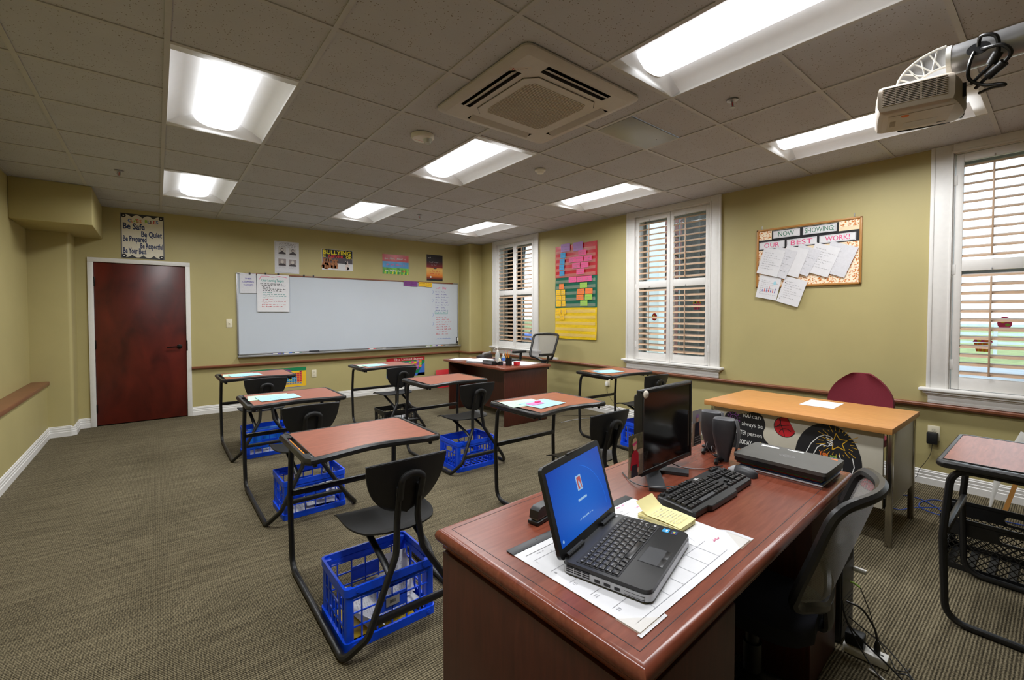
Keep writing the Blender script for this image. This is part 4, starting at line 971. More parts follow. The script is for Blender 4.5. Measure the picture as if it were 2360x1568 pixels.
f.box((Xs, -.10, .006), (Xs + .002, -.052, .0066), 'dark_grey'); f.box((Xs, -.10, .0135), (Xs + .002, -.052, .0141), 'dark_grey'); f.box((Xs, -.10, .006), (Xs + .002, -.0995, .014), 'dark_grey')
base = f.build('base', L)
f = MB(); zt = .0302; f.box((-.150, -.032, zt), (.150, .078, zt + .0006), 'ink_black')
rows = [(.066, 16, .0085), (.050, 14, .0155), (.0325, 14, .0155), (.015, 13, .0155), (-.0025, 12, .0155), (-.020, 0, .0155)]
for y, n, hh in rows:
    if n:
        w_ = .292 / n
        for i in range(n): x = -.146 + i * w_; f.box((x, y - hh / 2, zt), (x + w_ - .0022, y + hh / 2 - .001, zt + .0030), 'black_edge', .0008); f.box((x + .004, y + .000, zt + .0031), (x + .007, y + .003, zt + .0032), 'ink_grey')
    else:
        x = -.146
        for w_ in (.02, .018, .018, .018, .098, .018, .018, .02, .02, .02): f.box((x, y - hh / 2, zt), (x + w_ - .0022, y + hh / 2 - .001, zt + .0030), 'black_edge', .0008); x += w_ + .002
kbp = f.build('keyboard', L)
f = MB(); f.box((-.055, -.105, zt), (.03, -.042, zt + .0004), 'ink_black'); f.box((-.053, -.103, zt), (.028, -.044, zt + .0006), 'dark_grey')
for u0, u1 in ((-.053, -.014), (-.011, .028)): f.box((u0, -.103, zt + .0005), (u1, -.09, zt + .0012), 'black_edge', .0005)
f.build('touchpad', L)
f = MB(); f.box((.128, -.062, zt), (.150, -.044, zt + .0005), 'card_blue'); f.box((.133, -.058, zt + .0005), (.144, -.053, zt + .0008), 'ink_white'); f.build('sticker', L)
f = MB(); f.box((.128, -.084, zt), (.150, -.068, zt + .0005), 'ink_navy'); f.box((.134, -.079, zt + .0005), (.139, -.073, zt + .0008), 'card_orange'); f.box((.139, -.079, zt + .0005), (.144, -.073, zt + .0008), 'card_lime'); f.build('sticker', L)
f = MB()
for x, y in ((.142, .095), (.146, .02), (.146, .004), (.146, -.02)): f.box((x - .006, y - .003, zt), (x + .006, y + .003, zt + .0008), 'light_grey', .0003)
f.build('buttons', L)
f = MB(); f.tube([(-.145, D / 2 - .008, .034), (-.06, D / 2 - .008, .034)], .006, 'black_frame', 8); f.tube([(.06, D / 2 - .008, .034), (.145, D / 2 - .008, .034)], .006, 'black_frame', 8); f.build('hinge', L)
th = R(16); LM = Matrix.Translation((0, D / 2 - .004, .030)) @ Matrix.Rotation(-th, 4, 'X')
f = MB(); HL = .226; zz = lambda u, v, w: (u, w, v)
f.prism(rrect(-.168, -.004, .168, HL, .016, 5), .0, .011, 'black_frame', zz, True, LM)
f.box((-.03, -.003, HL - .001), (.03, .006, HL + .003), 'black_frame', .001, LM)
lid = f.build('lid', L)
mat('screen_blue', (10, 60, 170), .3)
m = MATS['screen_blue']; nt = m.node_tree; N = nt.nodes; LK = nt.links; b = N['Principled BSDF']; tc = N.new('ShaderNodeTexCoord')
gr = N.new('ShaderNodeTexGradient'); gr.gradient_type = 'SPHERICAL'; mp = N.new('ShaderNodeMapping'); mp.inputs['Scale'].default_value = (3.6, 3.6, 4.4); mp.inputs['Location'].default_value = (0, 0, -.62)
LK.new(tc.outputs['Object'], mp.inputs[0]); LK.new(mp.outputs[0], gr.inputs[0]); rp = N.new('ShaderNodeValToRGB'); rp.color_ramp.elements[0].color = lin(2, 44, 150); rp.color_ramp.elements[1].color = lin(20, 120, 220)
LK.new(gr.outputs['Fac'], rp.inputs[0]); LK.new(rp.outputs[0], b.inputs['Emission Color']); b.inputs['Emission Strength'].default_value = SCREEN; b.inputs['Base Color'].default_value = (0, 0, 0, 1)
for l_ in [l_ for l_ in LK if l_.to_socket == b.inputs['Base Color']]: LK.remove(l_)
for nm, c, e in (('screen_pale', (150, 190, 225), .9), ('screen_red', (190, 90, 90), .8), ('screen_light', (30, 120, 225), 1.0)): mat(nm, (10, 10, 10), .3, emit=c, est=e * SCREEN)
class Scr(Flat): pass
A = LM @ Vector((-.153, -.0006, .022)); U = LM.to_3x3() @ Vector((1, 0, 0)); V = LM.to_3x3() @ Vector((0, 0, 1)); F = Flat(A, U, V); SW, SH = .306, .186
F.rect(0, 0, SW, SH, 'screen_blue', 0)
F.rect(.136, .10, .166, .14, 'screen_pale', 1); F.rect(.140, .104, .162, .136, 'screen_red', 2); F.rect(.126, .074, .176, .080, 'screen_pale', 1)
for i in range(3): F.ell(.149 + .002 * i, .12 - .006 * i, .004, .006, 'screen_pale', 3)
F.scrib(.112, .028, .08, .006, 'screen_pale', 1, 3, lw=.0012); F.ell(.012, .012, .004, .004, 'screen_pale', 1)
F.line([(.12 + .16 * math.sin(a), .04 + .13 * math.cos(a)) for a in (R(20 + 6 * k) for k in range(14))], .0012, 'screen_light', 1)
F.build('screen', lid)
f = MB(); f.lathe([(.002, 0), (.002, .0006)], 'mid_grey', n=8, M=LM @ Matrix.Translation((0, 0, .216)) @ Matrix.Rotation(R(90), 4, 'X')); f.build('webcam', lid)
# ---- desk calendar
Cn = thing('desk_calendar', 'large white desk pad calendar under the laptop with a black top strip', 'calendar', td(.078, .063, DZ), TA)
CW, CH = .553, .415
F = Flat((0, 0, .001), (1, 0, 0), (0, 1, 0), CW, CH - .022, 'paper', .001)
for i in range(1, 7): F.line([(.03 + i * (CW - .14) / 6.6, .02), (.03 + i * (CW - .14) / 6.6, CH - .075)], .0012, 'ink_grey', 1)
for j in range(6): F.line([(.02, .02 + j * .062), (CW - .10, .02 + j * .062)], .0012, 'ink_grey', 1)
dn = 1
for j in range(5):
    for i in range(7):
        if dn <= 30: F.txt(str(dn), .022 + i * .0627, .02 + (5 - j) * .062 - .016, .013, 'ink_grey', 1); dn += 1
F.line([(.02, CH - .055), (CW - .2, CH - .055)], .0015, 'dark_grey', 1)
for i in range(6): F.scrib(.05 + i * .075, CH - .068, .03, .006, 'ink_grey', 1, i, lw=.0008)
for k in range(9): F.scrib(.32 + .01 * (k % 3), .16 + k * .011, .07, .008, 'ink_black' if k % 2 else 'ink_grey', 1, 70 + k, lw=.001)
F.line([(.30, .13), (.42, .13), (.42, .27), (.30, .27), (.30, .13)], .001, 'ink_grey', 1); F.line([(.43, .10), (.53, .31)], .0008, 'ink_grey', 1)
F.scrib(.47, .06, .05, .012, 'ink_pink', 1, 5); F.scrib(.49, .33, .05, .012, 'paper_pink', 1, 6); F.scrib(.44, .37, .06, .01, 'paper_pink', 1, 7)
F.build('calendar_sheet', Cn)
f = MB(); f.box((-.002, CH - .03, 0), (CW, CH, .003), 'dark_grey', .001); f.lathe([(.002, 0), (.002, .0004)], 'ink_black', (.10, CH - .012, .003), 8); f.build('top_strip', Cn)
for pts in ([(-.006, -.006), (.075, -.006), (-.006, .06)], [(CW + .006, -.006), (CW + .006, .07), (CW - .07, -.006)]):
    f = MB(); f.prism(pts, .0015, .002, 'pocket_clear'); f.build('clear_corner', Cn)
for q in ([(-.010, -.010), (.09, -.010), (.09, -.002), (-.003, -.002), (-.003, .0), (-.010, .0)], [(CW + .02, -.004), (CW + .02, .06), (CW + .001, .085), (CW + .001, -.004)]):
    f = MB(); f.prism(q, 0, .0008, 'paper_grey'); f.build('corner_holder', Cn)
# ---- yellow notepad
Np = thing('sticky_notepad', 'yellow handwritten notepad with a curled page beside the keyboard', 'notepad', (1.223, .772, DZ + .003), R(3))
f = MB()
for k in range(6):
    a = R(random.uniform(-2.5, 2.5)); f.box((-.048, -.072, k * .0022), (.048, .068, k * .0022 + .0018), 'paper_yellow' if k % 2 else 'yellow_pad', M=Matrix.Rotation(a, 4, 'Z'))
f.build('page_block', Np)
F = Flat((-.046, -.07, .0142), (1, 0, 0), (0, 1, 0))
F.grid(lambda a, b: (-.046 + .094 * a, -.074 + .150 * b, .0138 + .004 * math.sin(PI * b) + .034 * max(0, b - .72) ** 1.4 / .28 ** 1.4 + .002 * a), 6, 16, 'yellow_pad', .0005)
for i in range(9): F.scrib(.008, .012 + i * .0105, .072, .005, 'ink_grey', 9 + (2 if i < 7 else 3), 300 + i, lw=.0007)
F.build('top_page', Np)
# ---- stapler
St = thing('stapler', 'black stapler lying behind the open laptop', 'stapler', (.952, 1.027, DZ), R(12))
f = MB(); f.box((-.07, -.02, 0), (.075, .02, .012), 'black_frame', .004); f.build('base', St)
f = MB(); f.prism([(-.065, .018), (-.06, .042), (-.045, .05), (.06, .046), (.075, .02)], -.016, .016, 'black_frame', lambda u, v, w: (u, w, v), True); f.build('arm', St)
f = MB(); f.box((-.06, -.013, .011), (.066, .013, .0185), 'silver', .001); f.build('magazine', St)
# ---- keyboard
Kb = thing('keyboard', 'black desktop keyboard in front of the monitor', 'keyboard', (1.523, .792, DZ), R(2.3))
f = MB(); W, D = .445, .150
out = [(-W / 2, -.055), (-W / 2 + .006, -.063), (-.135, -.064), (-.125, -.074), (.065, -.074), (.078, -.064), (W / 2 - .006, -.063), (W / 2, -.055), (W / 2, .065), (W / 2 - .008, .073), (-W / 2 + .008, .073), (-W / 2, .065)]
tz = lambda y: .017 + .014 * (y + .07) / .14
n = len(out); vs = [(x, y, .003) for x, y in out] + [(x, y, tz(y)) for x, y in out] + [(x * .985, y * .97, tz(y) + .003) for x, y in out]
f.add(vs, [tuple(range(n - 1, -1, -1))] + [(i, (i + 1) % n, n + (i + 1) % n, n + i) for i in range(n)] + [(n + i, n + (i + 1) % n, 2 * n + (i + 1) % n, 2 * n + i) for i in range(n)] + [tuple(range(2 * n, 3 * n))], 'black_frame')
for sx in (-1, 1): f.box((sx * .19 - .02, .045, 0), (sx * .19 + .02, .06, .004), 'ink_black'); f.box((sx * .19 - .02, -.05, 0), (sx * .19 + .02, -.04, .004), 'ink_black')
f.text('DELL', (.012, .054, tz(.054) + .0035), (1, 0, 0), (0, 1, .1), .012, 'ink_white', bold=.02); f.build('body', Kb)
f = MB()
def key(x0, x1, y0, y1, m='black_edge'):
    zb = tz(y0) + .002; s_ = .0016
    f.add([(x0, y0, zb), (x1, y0, zb), (x1, y1, zb + .001), (x0, y1, zb + .001), (x0 + s_, y0 + s_, zb + .0085), (x1 - s_, y0 + s_, zb + .0085), (x1 - s_, y1 - s_ * 1.6, zb + .0098), (x0 + s_, y1 - s_ * 1.6, zb + .0098)], [(4, 5, 6, 7), (0, 1, 5, 4), (1, 2, 6, 5), (2, 3, 7, 6), (3, 0, 4, 7)], m)
    f.box((x0 + .0045, y0 + .010, zb + .0098), (x0 + .0075, y0 + .0125, zb + .0101), 'ink_grey')
p = .0188; X0 = -.212
def row(y, ws, x=X0, m='black_edge'):
    for w_ in ws:
        if w_ > 0: key(x, x + w_ * p - .002, y, y + .0165, m)
        x += abs(w_) * p
row(.052, [1, -1, 1, 1, 1, 1, -.5, 1, 1, 1, 1]); row(.026, [1] * 13 + [2]); row(.0085, [1.5] + [1] * 12 + [1.5]); row(-.009, [1.75] + [1] * 11 + [2.25]); row(-.0265, [2.25] + [1] * 10 + [2.75]); row(-.046, [1.5, 1.1, 1.2]); row(-.046, [5.6], X0 + 3.9 * p, 'dark_grey'); row(-.046, [1.2, 1.1, 1.1, 1.5], X0 + 9.6 * p)
for y in (.026, .0085): row(y, [1, 1, 1], X0 + 15.4 * p)
row(-.046, [1, 1, 1], X0 + 15.4 * p); row(-.0265, [1], X0 + 16.4 * p)
for y in (.026, .0085, -.009, -.0265): row(y, [1, 1, 1, 1], X0 + 18.8 * p)
row(-.046, [2, 1, 1], X0 + 18.8 * p); row(.052, [1, 1, 1], X0 + 18.8 * p)
f.build('keys', Kb)
# ---- mouse
Ms = thing('computer_mouse', 'black and silver mouse at the right end of the keyboard', 'mouse', (1.822, .805, DZ), R(6))
f = MB(); f.grid(lambda a, b: ((2 * a - 1) * .030 * max(0, 1 - (2 * b - 1) ** 4) ** .5, -.055 + .112 * b, .036 * max(0, 1 - (2 * a - 1) ** 2) ** .5 * max(0, math.sin(PI * min(1, .12 + .80 * b))) ** .7), 14, 18, 'dark_grey'); f.box((-.024, -.045, 0), (.024, .045, .002), 'ink_black'); f.build('body', Ms)
f = MB(); f.grid(lambda a, b: ((2 * a - 1) * .0305 * max(0, 1 - (2 * (.72 + .26 * b) - 1) ** 4) ** .5, -.055 + .112 * (.72 + .26 * b), .0006 + .0368 * max(0, 1 - (2 * a - 1) ** 2) ** .5 * max(0, math.sin(PI * min(1, .12 + .80 * (.72 + .26 * b)))) ** .7), 10, 8, 'light_grey'); f.build('button', Ms)
# ---- monitor
Mo = thing('monitor', 'square black desktop monitor with a dark screen behind the keyboard', 'monitor', (1.607, 1.008, DZ), R(3)); mz = .786 - DZ
f = MB(); W, H = .39, .326
f.box((-W / 2, 0, mz), (W / 2, .022, mz + H), 'black_frame', .004); f.box((-W / 2 + .02, .02, mz + .02), (W / 2 - .02, .05, mz + H - .02), 'black_frame', .012)
for z0, z1, x0, x1 in ((mz, mz + .019, -W / 2, W / 2), (mz + H - .014, mz + H, -W / 2, W / 2), (mz, mz + H, -W / 2, -W / 2 + .014), (mz, mz + H, W / 2 - .014, W / 2)): f.box((x0, -.005, z0), (x1, .004, z1), 'black_frame', .003)
f.text('DELL', (-.016, -.0056, mz + .006), (1, 0, 0), (0, 0, 1), .011, 'mid_grey', bold=.02); pan = f.build('housing', Mo)
f = MB(); f.box((-W / 2 + .012, -.0012, mz + .017), (W / 2 - .012, .001, mz + H - .012), 'glass_screen' if 'glass_screen' in MATS else mat('glass_screen', (14, 12, 12), .12)); f.build('screen', Mo)
f = MB(); f.prism([(-.03, .058), (.03, .058), (.045, .078), (-.045, .078)], .006, .30, 'black_frame'); f.build('neck', Mo)
f = MB(); c = (-.02, .062)
for ex, ey, wd in ((-.205, -.078, .030), (.045, -.068, .028)):
    d = Vector((ex - c[0], ey - c[1], 0)).normalized(); nx = Vector((-d.y, d.x, 0)) * wd
    pts = [(c[0] - nx.x, c[1] - nx.y), (c[0] + nx.x, c[1] + nx.y), (ex + nx.x, ey + nx.y), (ex - nx.x, ey - nx.y)]
    f.prism(pts, 0, .012, 'dark_grey')
f.build('stand_base', Mo)
f = MB(); f.grid(lambda a, b: ((.014 + .002 * math.sin(9 * a)) * math.sin(PI * b) * math.cos(2 * PI * a), (.008) * math.cos(PI * b) , .015 * math.sin(PI * b) * math.sin(2 * PI * a)), 14, 10, 'putty')
one(f, 'putty_lump', 'lump of white putty on the upper left corner of the monitor', 'putty', (1.424, .986, 1.099), R(3))
mat('photo_foliage', (96, 92, 66), .3, var=.5, scale=60); mat('photo_sand', (190, 170, 148), .3, var=.12, scale=50); mat('photo_red', (190, 26, 50), .3, var=.12, scale=40); mat('photo_hat', (206, 180, 140), .3); mat('photo_navy', (30, 34, 50), .3, var=.3, scale=50); mat('photo_skin', (222, 172, 148), .3)
F = Flat((1.312, .979, .806), (.095, .006, 0), (0, 0, 1), .093, .155, 'photo_foliage', .0006); w, h = .093, .155
F.rect(.058, 0, w, h * .62, 'photo_sand', 1); F.rect(0, 0, w, h * .5, 'photo_sand', 1)
for i in range(9): F.line([(.06 + i * .006, 0), (.06 + i * .006 + .02, h * .5)], .0005, 'mid_grey', 2); F.line([(.06 + i * .006, 0), (.06 + i * .006 - .02, h * .5)], .0005, 'mid_grey', 2)
F.poly([(.014, 0), (.058, 0), (.056, .046), (.016, .046)], 'photo_navy', 5); F.poly([(.008, .03), (.016, .085), (.03, .098), (.046, .098), (.060, .084), (.062, .032), (.054, .032), (.050, .045), (.018, .045), (.014, .030)], 'photo_red', 6); F.ell(.058, .022, .005, .010, 'photo_skin', 6); F.ell(.037, .112, .012, .015, 'photo_skin', 6); F.ell(.035, .126, .016, .009, 'ink_pink', 7, rot=.35); F.poly([(.018, .124), (.024, .142), (.036, .146), (.046, .14), (.050, .132)], 'photo_hat', 8)
one(F, 'photo_print', 'photo of a child in a red hoodie at the left monitor edge', 'photo')
F = Flat((1.792, 1.006, .826), (.085, .005, 0), (0, 0, 1), .085, .155, 'photo_sand', .0006)
F.rect(0, .1, .085, .155, 'light_grey', 1); F.poly([(.01, 0), (.08, 0), (.072, .05), (.02, .05)], 'ink_black', 3)
for i in range(24): F.ell(.014 + (i % 6) * .011, .004 + (i // 6) * .011, .002, .002, 'ink_white', 4, 6)
F.poly([(.02, .05), (.024, .1), (.06, .1), (.066, .05)], 'photo_navy', 4); F.ell(.042, .118, .012, .015, 'photo_skin', 5); F.ell(.042, .128, .013, .008, 'card_lilac', 6); F.line([(.062, .095), (.07, .04)], .007, 'photo_skin', 5)
one(F, 'photo_print', 'photo of a toddler in a dark top at the right monitor edge', 'photo')
# ---- speakers
mat('speaker_grey', (60, 60, 64), .45, var=.08)
def speaker():
    t = thing('computer_speaker', '', 'speaker')
    f = MB(); pr = [(.0, .020), (.03, .023), (.08, .033), (.13, .039), (.17, .037), (.184, .033), (.188, .027)]
    vs = []; n = 14
    for z, r_ in pr:
        for k in range(n):
            a = 2 * PI * k / n; ca, sa = math.cos(a), math.sin(a)
            vs.append((r_ * math.copysign(abs(ca) ** .6, ca), .012 + (r_ * 1.05 + .01 * z / .19) * math.copysign(abs(sa) ** .6, sa) - .03 * (1 - z / .192) * 0, z))
    f.add(vs, [(i * n + j, i * n + (j + 1) % n, (i + 1) * n + (j + 1) % n, (i + 1) * n + j) for i in range(len(pr) - 1) for j in range(n)] + [tuple(range(n - 1, -1, -1)), tuple((len(pr) - 1) * n + j for j in range(n))], 'speaker_grey', True); f.build('body', t)
    f = MB(); f.grid(lambda a, b: ((2 * a - 1) * .031 * max(0.02, math.sin(PI * (.08 + .84 * b))) ** .5, -.026 - .020 * math.sin(PI * (.1 + .75 * b)) - .006 * (1 - (2 * a - 1) ** 2), .045 + .14 * b), 10, 12, 'mid_grey', .003, (0, 1, 0)); f.build('grille', t)
    f = MB()
    f.tube([(0, .01, .010), (-.045, .035, .010), (-.088, .030, .009)], [.014, .010, .008], 'black_frame', 8, ry=.007); f.tube([(0, .01, .010), (.02, .05, .010)], .010, 'black_frame', 8, ry=.007)
    f.build('foot', t); return t
s1 = speaker(); s1.location = (1.938, .925, DZ); s1.rotation_euler.z = R(18); tag(s1, 'front one of the two dark speakers beside the monitor', 'speaker', 'desk speakers')
s2 = copy_tree(s1); s2.location = (2.035, 1.035, DZ); tag(s2, 'rear one of the two dark speakers, mostly hidden by the front one', 'speaker', 'desk speakers')
# ---- closed laptop on folders
def slab(name, label, cat, x0, y0, x1, y1, z0, z1, m, rz=0, bev=.001):
    f = MB(); w, d = x1 - x0, y1 - y0; f.box((-w / 2, -d / 2, 0), (w / 2, d / 2, z1 - z0), m, bev); return one(f, name, label, cat, ((x0 + x1) / 2, (y0 + y1) / 2, z0), R(rz))
slab('folder', 'white folder at the bottom of the stack under the closed laptop', 'folder', 1.912, .560, 2.137, .865, DZ, DZ + .006, 'paper', 1)
slab('folder', 'blue edged folder second from the bottom under the closed laptop', 'folder', 1.918, .563, 2.142, .860, DZ + .0065, DZ + .0115, 'ink_blue', 1)
slab('folder', 'yellow folder in the middle of the stack under the closed laptop', 'folder', 1.922, .570, 2.138, .862, DZ + .012, DZ + .0165, 'folder_yellow', 2)
slab('folder', 'maroon folder under the green one below the closed laptop', 'folder', 1.908, .566, 2.122, .872, DZ + .017, DZ + .0225, 'folder_maroon', 1)
slab('folder', 'green folder directly under the closed laptop', 'folder', 1.905, .562, 2.125, .868, DZ + .023, DZ + .029, 'folder_green', 1)
Lc = thing('closed_laptop', 'closed dark grey laptop on a stack of folders at the right of the desk', 'laptop', (2.012, .712, DZ + .0295), R(1.5))
f = MB(); f.prism(rrect(-.118, -.165, .118, .165, .012), .0, .016, 'black_frame', smooth=True); f.build('base', Lc)
f = MB(); f.prism(rrect(-.12, -.167, .12, .167, .014), .0165, .030, mat('lid_grey', (82, 82, 80), .42, var=.06, scale=20), smooth=True)
F = Flat((0, 0, .0302), (0, -1, 0), (1, 0, 0)); F.line([(.028 * math.cos(a), .014 * math.sin(a)) for a in (2 * PI * k / 20 for k in range(21))], .0015, 'light_grey', 1); F.txt('DELL', 0, -.004, .009, 'light_grey', 1, 'C', width=.03, bold=.02)
lidc = f.build('lid', Lc); F.build('logo', lidc)
for x0, y0, x1, y1, m in ((.08, .06, .097, .13, 'ink_white'), (.092, -.03, .103, .03, 'ink_white'), (.088, -.15, .10, -.128, 'card_orange')):
    f = MB(); f.box((x0, y0, .0300), (x1, y1, .0306), m); f.build('sticker', lidc)
# ---- cables behind and below
def cable(name, label, pts, r, m, n=6, cat='cable'):
    f = MB(); f.tube(spline(pts, 6), r, m, n); return one(f, name, label, cat)
cable('monitor_cable', 'black cable from under the monitor to the keyboard back', [(1.66, 1.06, DZ + .03), (1.70, 1.00, DZ + .004), (1.75, .93, DZ + .004), (1.80, .92, DZ + .004), (1.85, .90, DZ + .004)], .0022, 'black_frame')
cable('keyboard_cable', 'black keyboard cable in front of the monitor stand', [(1.53, .869, DZ + .006), (1.50, .885, DZ + .004), (1.44, .90, DZ + .016), (1.38, .95, DZ + .016), (1.40, 1.03, DZ + .006), (1.46, 1.12, DZ + .003)], .0022, 'black_frame')
for i, (a, b) in enumerate(((0, 'upper'), (.012, 'lower'))):
    cable('speaker_cable', b + ' thin grey cable looped behind the front speaker', [(1.99, 1.00 + a * 3, DZ + .02 + a * 2), (1.955, 1.0 + a * 2, DZ + .045 + a), (1.935, .990 + a * 2, DZ + .03 + a), (1.965, .980 + a * 2, DZ + .004), (1.99, .965 + a * 2, DZ + .004)], .0018, 'mid_grey')
# ---------------------------------------------------------------- mesh back chairs
def mesh_chair(w, zs, arms=True, lab='', br=.29, sw=.215):
    """seat height zs; back frame stands behind the seat and is hollow towards the sitter; faces +y"""
    t = thing('office_chair', lab, 'chair'); h = w / 2
    def bk(u, z):     # u -1..1 across, z 0..1 up
        return Vector((u * h * (.92 + .08 * z), -.155 - .115 * z - .075 * (1 - u * u), zs + .095 + .345 * z + .012 * (1 - u * u) * z))
    f = MB(); loop = []
    rr = [(-1, .15), (-1, .5), (-1, .86), (-.93, .965), (-.8, 1), (-.4, 1), (0, 1), (.4, 1), (.8, 1), (.93, .965), (1, .86), (1, .5), (1, .15), (.9, .03), (.6, -.02), (.25, -.10), (0, -.12), (-.25, -.10), (-.6, -.02), (-.9, .03)]
    loop = spline([bk(u, z) for u, z in rr], 3, True); f.tube(loop, .019, 'black_edge', 8, True, ry=.016, up=(0, 1, 0)); fr = f.build('back_frame', t)
    f = MB(); f.grid(lambda a, b: bk((2 * a - 1) * (.97 - .05 * (b < .05)), .01 + .97 * b) if True else 0, 16, 14, 'chair_mesh'); f.build('back_mesh', t)
    f = MB(); p = [bk(0, -.10), bk(0, -.2) + Vector((0, -.015, -.03)), Vector((0, -.20, zs - .03)), Vector((0, -.08, zs - .07))]
    f.tube(spline(p, 5), [.05] * 5 + [.04] * 5 + [.03] * 6, 'dark_grey', 8, ry=[.014] * 16, up=(0, 1, 0)); f.build('back_support', t)
    f = MB(); f.grid(lambda a, b: ((2 * a - 1) * sw * (1 - .5 * abs(2 * b - 1) ** 6), -.20 + .42 * b, zs + .022 * (1 - abs(2 * a - 1) ** 4) - .03 * max(0, b - .85) / .15), 14, 14, 'navy_fabric', .05); f.build('seat', t)
    f = MB(); f.lathe([(.03, .10), (.03, .24), (.022, .24), (.022, zs - .09), (.06, zs - .07), (.09, zs - .052)], 'black_frame', n=14); f.build('gas_column', t)
    f = MB()
    for k in range(5):
        a = 2 * PI * k / 5 + .3; f.tube([(.02 * math.cos(a), .02 * math.sin(a), .115), (br * math.cos(a), br * math.sin(a), .075)], [.03, .018], 'black_frame', 8, ry=[.02, .012])
    f.lathe([(.045, .09), (.045, .13), (.03, .14)], 'black_frame', n=12); f.build('star_base', t)
    for k in range(5):
        a = 2 * PI * k / 5 + .3; f = MB(); f.lathe([(.026, -.02), (.03, -.015), (.03, .015), (.026, .02)], 'black_frame', n=12, M=Matrix.Translation((br * math.cos(a), br * math.sin(a), .031)) @ Matrix.Rotation(a + R(90), 4, 'Z') @ Matrix.Rotation(R(90), 4, 'Y')); f.tube([(br * math.cos(a), br * math.sin(a), .04), (br * math.cos(a), br * math.sin(a), .08)], .008, 'black_frame', 6); f.build('caster', t)
    if arms:
        for sx in (-1, 1):
            f = MB(); f.tube(fillet([(sx * .16, .02, zs - .055), (sx * (h + .03), .0, zs - .055), (sx * (h + .035), -.03, zs + .16)], .05), .022, 'black_frame', 8, ry=.012); ap = f.build('arm_post', t)
            f = MB(); f.prism(rrect(sx * (h + .035) - .035, -.13, sx * (h + .035) + .035, .13, .03), zs + .16, zs + .19, 'black_plastic', smooth=True); f.build('armrest', t)
    return t
ch = mesh_chair(.44, .425, False, 'black mesh back office chair pushed under the foreground desk, seen edge on', .17, .17); ch.location = (1.632, .680, 0); ch.rotation_euler.z = R(6.7)
# ---------------------------------------------------------------- computer tower and its wires
Pc = thing('computer_tower', 'dark computer tower on the floor at the right end of the foreground desk', 'computer', (2.315, .785, .001))
f = MB(); f.box((-.085, -.21, .004), (.085, .215, .43), 'black_frame', .012); f.box((-.08, -.20, 0), (-.06, .2, .006), 'black_frame'); f.box((.06, -.20, 0), (.08, .2, .006), 'black_frame'); f.build('case', Pc)
f = MB(); f.box((-.075, -.2125, .02), (.075, -.2095, .40), 'mid_grey', .001)
for i in range(6): f.box((-.06, -.214, .07 + i * .022), (.06, -.212, .078 + i * .022), 'dark_grey')
f.box((-.06, -.2145, .33), (.05, -.212, .39), 'ink_black'); f.build('rear_panel', Pc)
f = MB(); f.box((.055, -.262, .268), (.068, -.2145, .288), 'white_plastic', .003); f.box((.057, -.2165, .271), (.066, -.2130, .285), 'silver'); one(f, 'usb_stick', 'white stick plugged into the back of the computer tower', 'usb stick', (2.315, .785, .001))
f = MB(); p = [(2.335, .571, .235), (2.335, .555, .234), (2.335, .535, .225), (2.33, .50, .14), (2.32, .47, .05), (2.27, .415, .010), (2.235, .395, .006), (2.25, .37, .006), (2.285, .36, .006)]
f.tube(spline(p[2:], 6), .002, 'black_frame', 6); f.tube([p[0], p[1], p[2]], .004, 'card_lime', 8); one(f, 'audio_cable', 'thin black audio cable with a green plug from the computer tower', 'cable')
Ps = thing('power_strip', 'white power strip on the floor beside the computer tower', 'power strip', (2.225, .50, .001), R(4))
f = MB(); f.box((-.028, -.085, 0), (.028, .06, .038), 'white_plastic', .007); f.build('body', Ps)
f = MB(); f.box((-.004, -.07, .0378), (.004, -.06, .0384), 'ink_black'); f.build('socket', Ps)
f = MB(); f.box((-.026, -.032, 0), (.026, .032, .05), 'black_plastic', .006); one(f, 'power_adapter', 'black power brick plugged on the white power strip', 'adapter', (2.222, .522, .040), R(4))
f = MB(); f.lathe([(.011, 0), (.011, .03), (.006, .05)], 'black_frame', n=10); f.tube(spline([(0, 0, .05), (-.002, .01, .10), (-.01, .05, .16), (-.02, .10, .17)], 5), .004, 'black_frame', 6); one(f, 'power_plug', 'black plug with its cord standing in the white power strip', 'plug', (2.227, .452, .0395))
cable('white_cord', 'white cord running along the floor from the power strip to the frame edge', [(2.155, .46, .006), (2.14, .42, .006), (2.10, .37, .006), (2.05, .31, .006), (1.98, .24, .006)], .005, 'white_plastic')
for i, pts in enumerate(([(2.222, .57, .20), (2.205, .555, .15), (2.20, .52, .10), (2.19, .40, .03), (2.165, .352, .010), (2.13, .345, .006)], [(2.26, .556, .12), (2.265, .50, .09), (2.275, .43, .05), (2.22, .34, .008), (2.16, .318, .006), (2.20, .30, .012), (2.24, .318, .008)], [(2.20, .548, .13), (2.17, .49, .06), (2.13, .42, .012), (2.12, .36, .012), (2.15, .335, .012), (2.22, .352, .014), (2.205, .385, .012)])): cable('power_cable', ['thick', 'looped', 'low lying'][i] + ' black cable in the tangle beside the computer tower', pts, .0035 if i < 1 else .0026, 'black_frame')
